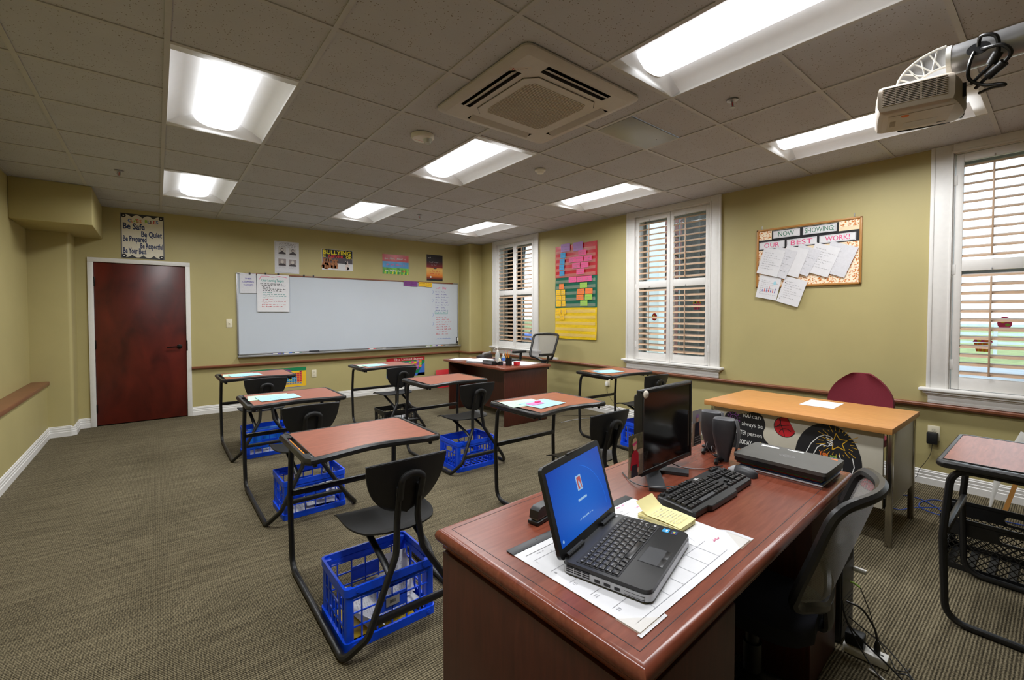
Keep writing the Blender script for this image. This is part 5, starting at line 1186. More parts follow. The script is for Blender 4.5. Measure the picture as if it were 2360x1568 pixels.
# ---------------------------------------------------------------- far teacher desk (long side towards the class), its chair and clutter
Fd = thing('teacher_desk', 'reddish wooden desk by the far left window with papers and a pen cup', 'desk', (3.27, 4.265, 0))
f = MB(); W, D, zt = .775, 1.48, .737
f.box((0, 0, zt - .034), (W, D, zt), 'cherry_top', .010, seg=3); f.build('desktop', Fd)
for y0, y1 in ((.055, .085), (D - .085, D - .055)):
    f = MB(); f.box((.055, y0, .002), (W - .02, y1, zt - .0345), 'cherry_side', .002); f.build('end_panel', Fd)
f = MB(); f.box((.33, .0855, .10), (.352, D - .0855, zt - .0345), 'cherry_side'); f.build('modesty_panel', Fd)
f = MB(); f.box((.355, .0855, .06), (W - .03, .46, zt - .0345), 'cherry_side', .003); f.build('pedestal', Fd)
f = MB(); f.box((.40, -.04 + .1, .002), (.43, .09 - .03, .003), 'cherry_side')
ZF = zt + .0012
def fsheet(x, y, rot, label, m='paper', w=.216, h=.279, z=ZF, n=1, name='paper_sheet'):
    f = MB()
    for k in range(n): f.box((-w / 2, -h / 2, k * .0016), (w / 2, h / 2, k * .0016 + .0008), m if k % 3 else 'paper', M=Matrix.Rotation(R(random.uniform(-3, 3)) if n > 1 else 0, 4, 'Z'))
    return one(f, name, label, 'paper', (x, y, z), R(rot))
fsheet(3.46, 5.57, 30, 'white paper at the far end of the far desk', w=.28, h=.24); fsheet(3.50, 5.47, 20, 'second white paper overlapping at the far end of the far desk', w=.24, h=.2, z=ZF + .0015)
fsheet(3.44, 5.03, 25, 'stack of loose magazines in the middle of the far desk', 'paper_grey', .25, .30, n=16, name='paper_stack')
fsheet(3.70, 5.32, 10, 'red folder lying behind the magazines on the far desk', 'folder_red', .22, .30, name='paper_folder')
fsheet(3.80, 4.60, 12, 'large white paper at the near corner of the far desk', w=.36, h=.43); fsheet(3.72, 4.50, 18, 'second white paper at the near corner of the far desk', w=.28, h=.22, z=ZF + .0015)
f = MB(); f.box((-.035, -.10, 0), (.035, .10, .05), 'black_plastic', .003); f.box((-.0362, -.092, .008), (-.0345, .092, .044), 'mid_grey'); one(f, 'desk_organizer', 'black and grey desk organizer box on the edge of the far desk', 'organizer', (3.385, 4.74, ZF), R(4))
Bt = thing('sanitizer_bottle', 'clear pump bottle of hand sanitizer on the far desk', 'bottle', (3.66, 4.93, ZF))
f = MB(); f.lathe([(.028, 0), (.032, .006), (.032, .10), (.024, .125), (.014, .135)], 'clear_bottle', n=16); f.build('body', Bt)
f = MB(); f.lathe([(.016, .135), (.016, .155), (.008, .158), (.005, .16), (.005, .185), (.012, .187), (.012, .198)], 'white_plastic', n=12); f.tube([(0, 0, .192), (-.035, .01, .190), (-.042, .012, .182)], .005, 'white_plastic', 6); f.build('pump', Bt)
Gb = thing('glue_bottle', 'small clear bottle with a blue label beside the sanitizer', 'bottle', (3.70, 4.85, ZF))
f = MB(); f.lathe([(.02, 0), (.022, .004), (.022, .075), (.012, .09)], 'clear_bottle', n=14); f.build('body', Gb)
f = MB(); f.lathe([(.0226, .02), (.0226, .06)], 'ink_blue', n=14); f.build('label_band', Gb)
f = MB(); f.lathe([(.013, .09), (.013, .112), (.01, .115)], 'white_plastic', n=12); f.build('cap', Gb)
Cu = thing('pencil_cup', 'black mesh pencil cup on the far desk', 'pencil cup', (3.52, 4.50, ZF))
f = MB(); f.lathe([(.038, 0), (.04, .002), (.042, .10), (.039, .10), (.037, .006)], 'black_frame', n=18); f.build('cup', Cu)
for i, (dx, dy, rx, ry, m) in enumerate(((-.01, .012, -12, -18, 'pencil_orange'), (.012, .0, 8, -24, 'pencil_orange'), (.0, -.014, 16, 8, 'bark'), (.016, .014, -16, 14, 'pencil_orange'))):
    f = MB(); f.lathe([(.004, 0), (.004, .17)], m, n=6); f.lathe([(.0042, .17), (.0042, .18)], 'silver', n=6); f.lathe([(.004, .18), (.004, .19)], 'card_pink', n=6)
    one(f, 'pencil', ['left leaning orange pencil in the black cup on the far desk', 'orange pencil leaning farthest out of the black cup', 'brown pencil in the black cup on the far desk', 'right leaning orange pencil in the black cup on the far desk'][i], 'pencil', (3.52 + dx * .7, 4.50 + dy * .7, ZF + .008), rot=(R(rx * .55), R(ry * .55), 0))
Tp = thing('tape_dispenser', 'black tape dispenser with a white roll on the far desk', 'tape dispenser', (3.455, 4.62, ZF), R(80))
f = MB(); f.prism([(-.07, 0), (.07, 0), (.07, .02), (.045, .03), (.0, .025), (-.035, .05), (-.065, .045)], -.02, .02, 'black_plastic', lambda u, v, w: (u, w, v)); f.build('body', Tp)
f = MB(); f.lathe([(.03, -.009), (.03, .009)], 'paper_cream', n=18, M=Matrix.Translation((-.01, 0, .055)) @ Matrix.Rotation(R(90), 4, 'X')); f.build('tape_roll', Tp)
f = MB(); f.box((-.03, -.03, 0), (.03, .03, .045), 'folder_red', .004); one(f, 'red_box', 'small red box next to the pencil cup on the far desk', 'box', (3.60, 4.435, ZF), R(10))
f = MB(); f.box((-.10, -.20, 0), (.10, .20, .012), 'black_plastic', .004); f.box((-.085, -.18, .012), (.085, .18, .018), 'dark_grey', .002); one(f, 'keyboard', 'dark keyboard lying at the back of the far desk', 'keyboard', (3.92, 5.05, ZF), R(4))
Ph = thing('desk_phone', 'dark and silver desk phone at the back of the far desk', 'phone', (3.85, 5.52, ZF), R(100))
f = MB(); f.prism([(-.09, 0), (.09, 0), (.09, .03), (-.09, .06)], -.08, .08, 'dark_grey', lambda u, v, w: (w, u, v)); f.build('body', Ph)
f = MB(); f.tube(fillet([(-.05, -.08, .085), (-.05, -.06, .075), (-.05, .06, .065), (-.05, .08, .06)], .02), .018, 'silver', 8); f.build('handset', Ph)
fc = mesh_chair(.54, .645, True, 'black mesh back office chair behind the far teacher desk'); fc.location = (4.30, 4.93, 0); fc.rotation_euler.z = R(90)
for o in [x for x in bpy.data.objects if x.parent == fc]: pass
# ---------------------------------------------------------------- light oak desk
Ld = thing('light_desk', 'light oak topped desk with a putty panel and chrome legs', 'desk', (3.295, .62, 0))
f = MB(); W, D, zt = .745, 1.135, .735
f.box((0, 0, zt - .036), (W, D, zt), 'light_oak', .003); f.build('desktop', Ld)
for x in (.088, W - .052):
    for y in (.012, D - .045): f = MB(); f.box((x, y, .001), (x + .03, y + .032, zt - .0365), 'chrome', .002); f.build('leg', Ld)
f = MB(); f.box((.058, .052, .235), (.084, D - .052, zt - .0365), 'panel_putty', .002); f.build('front_panel', Ld)
for y in (.02, D - .038): f = MB(); f.box((.126, y, .235), (W - .056, y + .018, zt - .0365), 'panel_putty', .002); f.build('side_panel', Ld)
fsheet(3.81, 1.125, 92, 'white sheet of paper on the light oak desk', w=.21, h=.275, z=zt + .0012)
XP = 3.295 + .058 - .0012
def psheet(y0, z0): return Flat((XP, y0, z0), (0, -1, 0), (0, 0, 1))
# black wavy sign
F = psheet(1.62, .318)
out = [(.0, .31), (.02, .35), (.062, .362), (.10, .352), (.15, .368), (.22, .385), (.262, .372), (.285, .33), (.290, .29), (.275, .245), (.285, .20), (.325, .155), (.338, .10), (.335, .03), (.28, .0), (.15, .0), (.075, .02), (.055, .07), (.065, .12), (.05, .17), (.055, .22), (.02, .255)]
sm = [(v.x, v.y * .965) for v in spline([(a, b, 0) for a, b in out], 4, True)]
F.prism(sm, -.001, 0, 'ink_black', lambda u, v, w: F.O + F.U * u + F.V * v + F.N * w)
F.line([(.068 + .026 * math.cos(R(15 * k)), .305 + .026 * math.sin(R(15 * k))) for k in range(25)], .005, 'ink_purple', 1)
for k in range(12): a = R(30 * k + 10); F.line([(.068 + .036 * math.cos(a), .305 + .036 * math.sin(a)), (.068 + .049 * math.cos(a), .305 + .049 * math.sin(a))], .005, 'ink_purple', 1)
for q in (-.008, .008): F.ell(.068 + q, .31, .003, .004, 'ink_purple', 1)
F.line([(.056 + .004 * k, .298 - .004 * math.sin(PI * k / 6)) for k in range(7)], .003, 'ink_purple', 1)
for t, u, v, w_, b in (('YOU', .128, .325, .062, .025), ('can', .198, .325, .06, 0), ('always be', .128, .262, .145, 0), ('BETTER', .075, .195, .085, 0), ('person', .17, .195, .098, 0), ('TODAY', .108, .125, .092, .025)): F.txt(t, u, v, .045, 'ink_white', 2, width=w_, bold=b)
def star(F, u, v, r, m, w_, rot=0): F.line([(u + (r if k % 2 == 0 else r * .45) * math.cos(R(90 + rot + 36 * k)), v + (r if k % 2 == 0 else r * .45) * math.sin(R(90 + rot + 36 * k))) for k in range(11)], w_, m, 2)
star(F, .265, .135, .03, 'ink_yellow', .004, 12)
F.line([(.245, .125), (.21, .11), (.18, .085), (.16, .05)], .004, 'ink_yellow', 2); F.line([(.25, .11), (.225, .095), (.205, .07)], .004, 'ink_yellow', 2)
one(F, 'wavy_sign', 'black wavy edged sign about being a better person on the light desk panel', 'sign')
def ball(y, z, s, label, rot, peel=True):
    F = psheet(y, z); c, sn = math.cos(rot), math.sin(rot); P = lambda a, b: (a * c - b * sn, a * sn + b * c)
    def circ(r, a0=0, a1=360, n=28): return [P(r * math.cos(R(a0 + (a1 - a0) * k / n)), r * math.sin(R(a0 + (a1 - a0) * k / n))) for k in range(n + 1)]
    body = circ(s, 60, 330)
    F.prism(body[:-1], -.0008, 0, 'ink_black', lambda u, v, w: F.O + F.U * u + F.V * v + F.N * w)
    F.poly(circ(s * .94, 62, 328), 'folder_red', 1)
    if peel: F.poly(circ(s * .97, -30, 60, 10)[0:1] + [P(s * .97 * math.cos(R(60)), s * .97 * math.sin(R(60))), P(s * .75, -s * .05)], 'paper', 2)
    F.line([P(-s * .9 + s * .09 * k, s * .1 + s * .06 * math.sin(k * .16)) for k in range(16)], .004, 'ink_black', 3); F.line([P(-s * .25 + s * .03 * math.sin(k * .4), -s * .92 + s * .115 * k) for k in range(17)], .004, 'ink_black', 3)
    F.line([P(-s * .75 + s * .55 * math.cos(R(a)), s * .75 + s * .6 * math.sin(R(a))) for a in range(-78, 8, 8)], .004, 'ink_black', 3); F.line([P(-s * .1 + s * .6 * math.cos(R(a)), -s * .75 + s * .6 * math.sin(R(a))) for a in range(25, 160, 9)], .004, 'ink_black', 3)
    one(F, 'paper_basketball', label, 'decoration')
ball(1.205, .622, .070, 'red paper basketball with a peeling white edge between the two black signs', R(15)); ball(.728, .388, .062, 'red paper basketball low on the light desk panel behind the chair', R(-10), False)
F = psheet(.955, .448)
F.prism([(.185 * math.cos(a), .245 * math.sin(a)) for a in (2 * PI * k / 40 for k in range(40))], -.001, 0, 'ink_black', lambda u, v, w: F.O + F.U * u + F.V * v + F.N * w)
star(F, .055, .135, .058, 'ink_gold', .005, 8)
for k in range(26): a = R(14 * k); r0, r1 = .066 + .01 * (k % 2), .088 + .016 * (k % 3); F.line([(.055 + r0 * math.cos(a), .135 + r0 * math.sin(a)), (.055 + r1 * math.cos(a), min(.135 + r1 * math.sin(a), .235))], .003, 'ink_gold', 2)
F.line([(-.13, -.05), (-.12, .03), (-.09, .10), (-.05, .15), (-.012, .172), (.0, .165)], .005, 'ink_white', 3); F.line([(-.085, -.05), (-.08, .02), (-.055, .08), (-.03, .105), (.005, .10), (.015, .115)], .005, 'ink_white', 3)
for k in range(4): F.line([(-.012 + .004 * k, .172 - .016 * k), (.018, .165 - .015 * k), (.03, .155 - .014 * k), (.012, .15 - .014 * k)], .004, 'ink_white', 3)
F.line([(.065, .06), (.085, .0), (.08, -.07)], .005, 'ink_white', 3); F.line([(.135, .055), (.145, .0), (.13, -.06), (.115, -.11)], .005, 'ink_white', 3)
F.txt('You', -.045, .035, .042, 'card_orange', 3, width=.05, bold=.02); F.txt('are', .015, .03, .036, 'card_lime', 3, width=.04, bold=.02); F.txt('valuable.', -.055, -.005, .04, 'card_blue', 3, width=.115, bold=.02); F.txt("Don't let", -.065, -.045, .04, 'ink_white', 3, width=.12, bold=.02); F.txt('anyone', -.09, -.085, .038, 'ink_white', 3, width=.12, bold=.02)
one(F, 'round_sign', 'oval black sign reading You are valuable on the light desk panel', 'sign')
# ---------------------------------------------------------------- maroon chair
Mc = thing('padded_chair', 'maroon padded chair with a round back behind the light desk', 'chair', (4.29, 1.06, 0), R(90))
f = MB(); f.grid(lambda a, b: ((2 * a - 1) * .22 * max(.001, math.sin(PI * min(.995, max(.005, .04 + .80 * (1 - b))))) ** .62, -.165 - .05 * b - .03 * (1 - (2 * a - 1) ** 2), .50 + .41 * b), 16, 18, 'maroon_fabric', .045, (0, -1, 0)); f.build('backrest', Mc)
f = MB(); f.grid(lambda a, b: ((2 * a - 1) * .22 * max(.02, 1 - abs(2 * b - 1) ** 4) ** .4, -.17 + .40 * b, .45 + .02 * (1 - (2 * a - 1) ** 2)), 14, 14, 'maroon_fabric', .05); f.build('seat', Mc)
f = MB(); f.tube(spline([(0, -.225, .66), (0, -.25, .50), (0, -.20, .40), (0, -.02, .385)], 5), .03, 'black_frame', 8, ry=.012, up=(0, 1, 0)); f.build('back_bar', Mc)
f = MB(); f.lathe([(.03, .10), (.03, .25), (.02, .25), (.02, .385), (.08, .395)], 'black_frame', n=12); f.build('gas_column', Mc)
f = MB()
for k in range(5): a = 2 * PI * k / 5; f.tube([(.02 * math.cos(a), .02 * math.sin(a), .115), (.26 * math.cos(a), .26 * math.sin(a), .07)], [.028, .016], 'black_frame', 8)
f.build('star_base', Mc)
for k in range(5): a = 2 * PI * k / 5; f = MB(); f.lathe([(.025, -.02), (.03, 0), (.025, .02)], 'black_frame', n=12, M=Matrix.Translation((.26 * math.cos(a), .26 * math.sin(a), .031)) @ Matrix.Rotation(a + R(90), 4, 'Z') @ Matrix.Rotation(R(90), 4, 'Y')); f.build('caster', Mc)
# ---------------------------------------------------------------- easel, wires and plugs by the right wall
Es = thing('easel', 'easel with a wooden leg and white board by the right wall, cut by the frame', 'easel', (4.40, .05, 0))
f = MB()
for y0, y1 in ((.205, -.02), (-.45, -.35)): f.tube([(-.06, y0, .002), (.10, y1, 1.0)], .016, 'oak_frame', 4, ry=.011, smooth=False)
f.build('leg', Es)
f = MB(); f.tube([(-.06, .255, .085), (-.03, .215, .33), (.0, .10, .62)], [.006, .022, .034], 'white_plastic', 6, ry=.006); f.build('white_panel', Es)
cable('network_cable', 'blue network cable looped on the carpet near the light desk', [(4.42, .81, .006), (4.47, .73, .006), (4.45, .66, .006), (4.36, .57, .006), (4.26, .515, .006), (4.19, .525, .012), (4.21, .60, .012), (4.28, .645, .006), (4.37, .655, .006), (4.47, .63, .006), (4.53, .585, .006), (4.52, .53, .006), (4.40, .50, .006), (4.27, .50, .006), (4.20, .47, .006), (4.16, .46, .006)], .0035, 'blue_cable')
cable('network_cable', 'straight blue network cable from the black adapter to the milk crate', [(4.06, .765, .02), (4.10, .72, .006), (4.17, .66, .022), (4.28, .565, .024), (4.34, .50, .022), (4.40, .42, .008), (4.42, .33, .006), (4.42, .22, .006), (4.46, .0, .006)], .0035, 'blue_cable')
f = MB(); f.box((-.025, -.035, 0), (.025, .035, .075), 'black_plastic', .008); one(f, 'network_adapter', 'small black adapter on the floor behind the chrome leg', 'adapter', (4.075, .80, .001), R(20))
f = MB(); f.box((-.045, -.034, -.05), (0, .034, .045), 'black_plastic', .008); one(f, 'outlet_adapter', 'black power adapter plugged in right of the light desk', 'adapter', (RW - .012, .668, .395))
cable('power_wire', 'thin black cord hanging from the black adapter to the floor', [(RW - .035, .668, .343), (RW - .04, .675, .27), (RW - .03, .70, .20), (RW - .03, .745, .11), (RW - .03, .76, .05), (RW - .06, .80, .008), (RW - .10, .86, .006)], .002, 'black_frame')
f = MB(); f.box((-.03, -.022, -.03), (0, .022, .03), 'white_plastic', .006); one(f, 'outlet_plug', 'small white plug in the outlet under the middle window', 'plug', (RW - .012, 4.03, .42))
cable('power_wire', 'thin black cord running down from the white plug', [(RW - .03, 4.03, .388), (RW - .04, 4.0, .30), (RW - .04, 3.90, .18), (RW - .05, 3.75, .06), (RW - .10, 3.8, .006), (RW - .3, 4.1, .006), (4.3, 4.3, .006)], .0022, 'black_frame')
cable('floor_cord', 'pale cord on the carpet in front of the middle window wall', [(4.65, 3.85, .006), (4.45, 4.0, .006), (4.25, 4.05, .006), (4.02, 4.05, .006)], .004, 'light_grey')
# ---------------------------------------------------------------- ceiling: lamps
def make_lamp():
    t = thing('ceiling_light', '', 'ceiling light'); hx, hy = T / 2 - .014, T - .014; z0 = 0
    f = MB(); bw = .138
    side = [(hx, 0), (hx - .004, .012), (.225, .052), (.165, .078), (bw + .012, .088), (bw, .088)]
    for sx in (-1, 1): f.add([(sx * x, y, z) for y in (-hy + .055, hy - .055) for x, z in side], [(i, i + 1, len(side) + i + 1, len(side) + i) for i in range(len(side) - 1)], 'fixture_white', True)
    for sy in (-1, 1):
        a = [(sx * x, sy * (hy - .055), z) for sx in (-1,) for x, z in side] + [(sx * x, sy * (hy - .055), z) for sx in (1,) for x, z in side[::-1]]
        o = [(-hx, sy * hy, 0), (hx, sy * hy, 0)]
        n = len(a); f.add(a + o, [tuple([n] + list(range(0, n)) + [n + 1])], 'fixture_white')
        f.add([(-hx, sy * (hy - .055), 0), (-hx, sy * hy, 0), (-hx + .004, sy * (hy - .055), .012)], [(0, 1, 2)], 'fixture_white'); f.add([(hx, sy * (hy - .055), 0), (hx, sy * hy, 0), (hx - .004, sy * (hy - .055), .012)], [(0, 1, 2)], 'fixture_white')
    f.box((-hx - .001, -hy - .001, .10), (hx + .001, hy + .001, .104), 'fixture_white')
    for x0, x1, y0, y1 in ((-hx - .003, -hx, -hy, hy), (hx, hx + .003, -hy, hy), (-hx, hx, -hy - .003, -hy), (-hx, hx, hy, hy + .003)): f.box((x0, y0, -.001), (x1, y1, .104), 'fixture_white')
    f.build('housing', t)
    f = MB(); yb = hy - .045; pr = [(bw * math.sin(R(a)), .088 - .062 * math.cos(R(a)) ** .8) for a in range(-88, 89, 11)]
    vs = [(x, y, z) for y in (-yb, yb) for x, z in pr]; n = len(pr)
    f.add(vs, [(i, i + 1, n + i + 1, n + i) for i in range(n - 1)], 'lamp_glow', True); f.build('diffuser', t)
    f = MB()
    for sy in (-1, 1):
        f.add([(x, sy * yb, z) for x, z in pr] + [(x * .90, sy * (yb + .020), .088 - (.088 - z) * .9) for x, z in pr], [(i, i + 1, n + i + 1, n + i) for i in range(n - 1)] , 'fixture_white', True)
        f.add([(x * .90, sy * (yb + .020), .088 - (.088 - z) * .9) for x, z in pr], [tuple(range(n))], 'fixture_white')
    f.build('end_cap', t)
    ld = bpy.data.lights.new('lamp_tubes', 'AREA'); ld.shape = 'RECTANGLE'; ld.size = .25; ld.size_y = 2 * yb - .06; ld.energy = LAMP; ld.color = (.97, .985, 1); ld.spread = R(165)
    lo = bpy.data.objects.new('lamp_tubes', ld); COL.objects.link(lo); lo.parent = t; lo.location = (0, 0, .0225); return t
names = {(1, -4): 'ceiling light above and left of the camera', (1, 0): 'large ceiling light at the upper left of the photo', (1, 4): 'ceiling light nearest the door', (4, -4): 'ceiling light cut by the top edge between the cassette unit and the projector', (4, 0): 'ceiling light touching the far corner of the cassette unit', (4, 4): 'ceiling light in front of the middle of the whiteboard', (7, -4): 'ceiling light half hidden by the projector', (7, 0): 'ceiling light in front of the middle window', (7, 4): 'ceiling light in front of the left window, farthest from the door'}
lp = None
for c, r in LAMPS:
    o = make_lamp() if lp is None else copy_tree(lp); lp = lp or o
    o.location = (GX + (c + .5) * T, GY + (r + 1) * T, CE); tag(o, names[(c, r)], 'ceiling light', 'recessed ceiling lights')
# ---------------------------------------------------------------- cassette air conditioner
Ac = thing('air_conditioner', 'beige square cassette air conditioner in the ceiling', 'air conditioner', (1.885, 2.135, CE))
A = .462; f = MB()
def loopz(r0, z, rad): return [(x, y, z) for x, y in rrect(-r0, -r0, r0, r0, rad, 5)]
rings = [loopz(A, -.002, .05), loopz(A, -.012, .05), loopz(A - .012, -.022, .048), loopz(A - .05, -.030, .03)]
n = len(rings[0]); vs = [v for r_ in rings for v in r_]
f.add(vs, [(k * n + j, k * n + (j + 1) % n, (k + 1) * n + (j + 1) % n, (k + 1) * n + j) for k in range(3) for j in range(n)], 'cassette', True)
s0, s1, sl = .325, .395, .255      # slots: between s0 and s1 from the middle, half length sl
o_ = A - .05
def q(x0, y0, x1, y1): f.add([(x0, y0, -.030), (x1, y0, -.030), (x1, y1, -.030), (x0, y1, -.030)], [(0, 1, 2, 3)], 'cassette')
q(-o_, s1, o_, o_); q(-o_, -o_, o_, -s1); q(-o_, -s1, -s1, s1); q(s1, -s1, o_, s1); q(-s0, -s0, s0, s0)
for sy in (-1, 1): q(-s1, sy * s0, -sl, sy * s1); q(sl, sy * s0, s1, sy * s1)
for sx in (-1, 1): q(sx * s0, -s0, sx * s1, -sl); q(sx * s0, sl, sx * s1, s0)
f.build('panel', Ac)
f = MB()
for k in range(4):
    M = Matrix.Rotation(R(90 * k), 4, 'Z')
    f.add([(s0, -sl, -.030), (s1, -sl, -.030), (s1, sl, -.030), (s0, sl, -.030), (s0, -sl, -.003), (s1, -sl, -.003), (s1, sl, -.003), (s0, sl, -.003)], [(4, 5, 6, 7), (0, 1, 5, 4), (1, 2, 6, 5), (2, 3, 7, 6), (3, 0, 4, 7)], 'vent_dark', False, M)
f.build('duct', Ac)
for k in range(4):
    M = Matrix.Rotation(R(90 * k), 4, 'Z'); f = MB()
    f.prism([(s0 + .004, -.012), (s0 + .009, -.010), (s1 - .012, -.040), (s1 - .016, -.043)], -sl + .008, sl - .008, 'cassette', lambda u, v, w: (u, w, v), M=M); f.build('vane', Ac)
f = MB(); gr = .285; c_ = .06
octo = [(-gr + c_, -gr), (gr - c_, -gr), (gr, -gr + c_), (gr, gr - c_), (gr - c_, gr), (-gr + c_, gr), (-gr, gr - c_), (-gr, -gr + c_)]
f.prism(octo, -.036, -.0302, 'cassette'); 
f.prism([(a * 1.012, b * 1.012) for a, b in octo], -.0312, -.0303, 'vent_dark')
for i in range(34): y = -.225 + i * .45 / 33; hw_ = .235 - max(0, abs(y) - .18) * .6; f.box((-hw_, y - .0032, -.0385), (hw_, y + .0032, -.0358), 'cassette_grille')
f.build('grille', Ac)
F = Flat((-.36, -.285, -.0306), (.707, -.707, 0), (-.707, -.707, 0)); F.rect(-.06, -.012, .06, .014, 'beige_plastic', .2)
for a, b in ((-.035, .008), (-.041, -.001), (-.029, -.001)): F.poly([(a, b - .006), (a + .004, b), (a, b + .006), (a - .004, b)], 'folder_red', 1)
F.scrib(-.018, -.003, .06, .007, 'ink_black', 1, 4, lw=.0012); F.build('logo_badge', Ac)
# ---------------------------------------------------------------- small ceiling things
D = thing('smoke_detector', 'large white smoke detector with a clear strobe lens beside the cassette unit', 'smoke detector', (1.566, 3.043, CE - .001))
f = MB(); f.lathe([(.085, 0), (.085, -.018), (.075, -.03), (.03, -.034)], 'white_plastic', n=28); f.build('body', D)
f = MB(); f.lathe([(.030, -.030), (.030, -.05), (.022, -.062), (.008, -.066)], 'clear_bottle', (.025, -.03, 0), 16); f.lathe([(.012, -.034), (.012, -.055)], 'silver', (.025, -.03, 0), 10); f.build('strobe_lens', D)
F = Flat((-.03, .03, -.0346), (1, 0, 0), (0, -1, 0)); F.scrib(-.02, 0, .06, .012, 'ink_red', 1, 2, lw=.002); F.build('red_print', D)
D = thing('heat_detector', 'small round white heat detector in the middle of the ceiling', 'smoke detector', (2.781, 3.083, CE - .001))
f = MB(); f.lathe([(.05, 0), (.05, -.012), (.035, -.022), (.03, -.034), (.012, -.038)], 'white_plastic', n=22); f.build('body', D)
def sprinkler(x, y, label):
    t = thing('sprinkler_head', label, 'sprinkler', (x, y, CE - .001), group='ceiling sprinkler heads')
    f = MB(); f.lathe([(.034, 0), (.034, -.004), (.016, -.010), (.010, -.012)], 'silver', n=18); f.build('escutcheon', t)
    f = MB(); f.tube([(-.008, 0, -.010), (-.014, 0, -.028), (-.004, 0, -.044)], .0025, 'silver', 6); f.tube([(.008, 0, -.010), (.014, 0, -.028), (.004, 0, -.044)], .0025, 'silver', 6); f.lathe([(.014, -.046), (.014, -.044)], 'silver', n=12); f.build('frame_arms', t)
    f = MB(); f.lathe([(.002, -.044), (.003, -.03), (.002, -.012)], 'folder_red', n=6); f.build('bulb', t)
sprinkler(-.252, 5.566, 'sprinkler head above the door, left of the lights'); sprinkler(2.818, 1.338, 'sprinkler head between the cassette unit and the projector'); sprinkler(2.782, 5.506, 'sprinkler head in front of the whiteboard')
f = MB(); f.box((GX + 5 * T + .014, GY - 1.5 * T + .002, -.004), (GX + 6 * T - .014, GY - T - .014, .006), 'metal_panel', .001); f.lathe([(.004, -.006), (.004, -.004)], 'dark_grey', (GX + 5.8 * T, GY - 1.3 * T, 0), 8)
one(f, 'access_panel', 'grey metal access panel in the ceiling right of the cassette unit', 'panel', (0, 0, CE))
# ---------------------------------------------------------------- projector on its boom
Pj = thing('projector', 'beige ceiling projector hanging at the upper right', 'projector', (2.33, .375, 2.165), R(14))
f = MB(); plan = [(-.14, .115), (-.12, .135), (.09, .135), (.125, .11), (.14, -.09), (.13, -.125), (.06, -.135), (-.06, -.105), (-.125, -.08), (-.14, -.06)]
prof = [(.86, 0), (.95, .006), (1, .022), (1, .078), (.97, .092), (.90, .100)]
n = len(plan); P2 = [(v.x, v.y) for v in spline([(a, b, 0) for a, b in plan], 3, True)]; n = len(P2)
f.add([(a * k, b * k, z) for k, z in prof for a, b in P2], [(i * n + j, i * n + (j + 1) % n, (i + 1) * n + (j + 1) % n, (i + 1) * n + j) for i in range(len(prof) - 1) for j in range(n)] + [tuple(range(n)), tuple(range(5 * n, 6 * n))], 'beige_plastic', True)
f.box((-.06, -.06, -.0008), (.08, .06, .002), 'beige_plastic'); 
body = f.build('body', Pj)
f = MB(); f.box((-.1425, -.052, .024), (-.139, .118, .084), 'vent_dark')
for i in range(11): z = .022 + i * .0062; f.box((-.1455, -.058, z), (-.139, .122, z + .0032), 'beige_plastic', .001)
for y in (-.03, .01, .046, .082): f.box((-.145, y, .022), (-.140, y + (.006 if y == .01 else .0022), .086), 'beige_plastic')
f.build('vent_grille', body)
f = MB(); f.box((-.08, -.085, -.0012), (.095, .10, -.0006), 'beige_plastic'); f.box((.02, -.05, -.0018), (.08, .05, -.0010), 'cassette')
f.lathe([(.012, -.0022), (.012, -.0012), (.009, -.0010)], 'card_orange', (-.06, .05, 0), 14)
for k in range(8): f.box((-.02 + k * .008, .075, -.0018), (-.016 + k * .008, .092, -.0008), 'cassette_grille')
f.box((.085, -.08, -.0018), (.092, -.055, -.0006), 'ink_black'); f.build('bottom_label', body)
f = MB(); f.prism([(.142, -.10), (.150, -.085), (.150, .02), (.142, .06)], .004, .085, 'black_plastic', smooth=True); f.box((.10, -.136, .01), (.138, -.125, .06), 'black_plastic', .004); f.build('lens_hood', Pj)
f = MB(); f.box((-.05, -.119, .03), (.05, -.102, .082), 'black_frame', .003); f.build('connector_panel', Pj)
f = MB(); f.box((-.05, -.03, .0995), (.03, .05, .108), 'white_plastic', .003); f.build('mount_plate', Pj)
Pm = thing('projector_mount', 'silver boom arm of the projector running out of the frame', 'mount', (2.30, 0, 2.335))
f = MB(); N_ = 24; rr = .050; y0, y1 = .285, BW + .01
f.lathe([(rr, -y0), (rr, -y1)], 'silver', n=N_, M=Matrix.Rotation(R(90), 4, 'X'))
f.build('arm_tube', Pm)
f = MB(); f.lathe([(.053, -.298), (.053, -.284)], 'white_plastic', n=24, M=Matrix.Rotation(R(90), 4, 'X')); f.build('end_ring', Pm)
f = MB(); f.lathe([(.030, 0), (.030, .003)], 'ink_black', n=18, M=Matrix.Translation((-.047, .215, -.006)) @ Matrix.Rotation(R(-90), 4, 'Y') @ Matrix.Scale(.7, 4, (1, 0, 0))); f.build('cable_hole', Pm)
f = MB()      # lattice bracket: curved ribs from the ring down to the plate
for x in (-.035, .035):
    top = [(x, .298 + .14 * math.sin(R(a)), .045 - .105 * (1 - math.cos(R(a)))) for a in range(0, 91, 10)]
    bot = [(x, .298 + .075 * math.sin(R(a)), -.028 - .035 * (1 - math.cos(R(a)))) for a in range(0, 91, 10)]
    f.tube(top, .0045, 'white_plastic', 6); f.tube(bot, .0045, 'white_plastic', 6)
    for i in (2, 4, 6, 8): f.tube([top[i], bot[i - 1]], .003, 'white_plastic', 6); f.tube([top[i - 1], bot[min(9, i + 1)]], .003, 'white_plastic', 6)
    f.prism([(a[1], a[2]) for a in top] + [(a[1], a[2]) for a in bot[::-1]], x * .8 - .0015, x * .8 + .0015, 'light_grey', lambda u, v, w: (w, u, v))
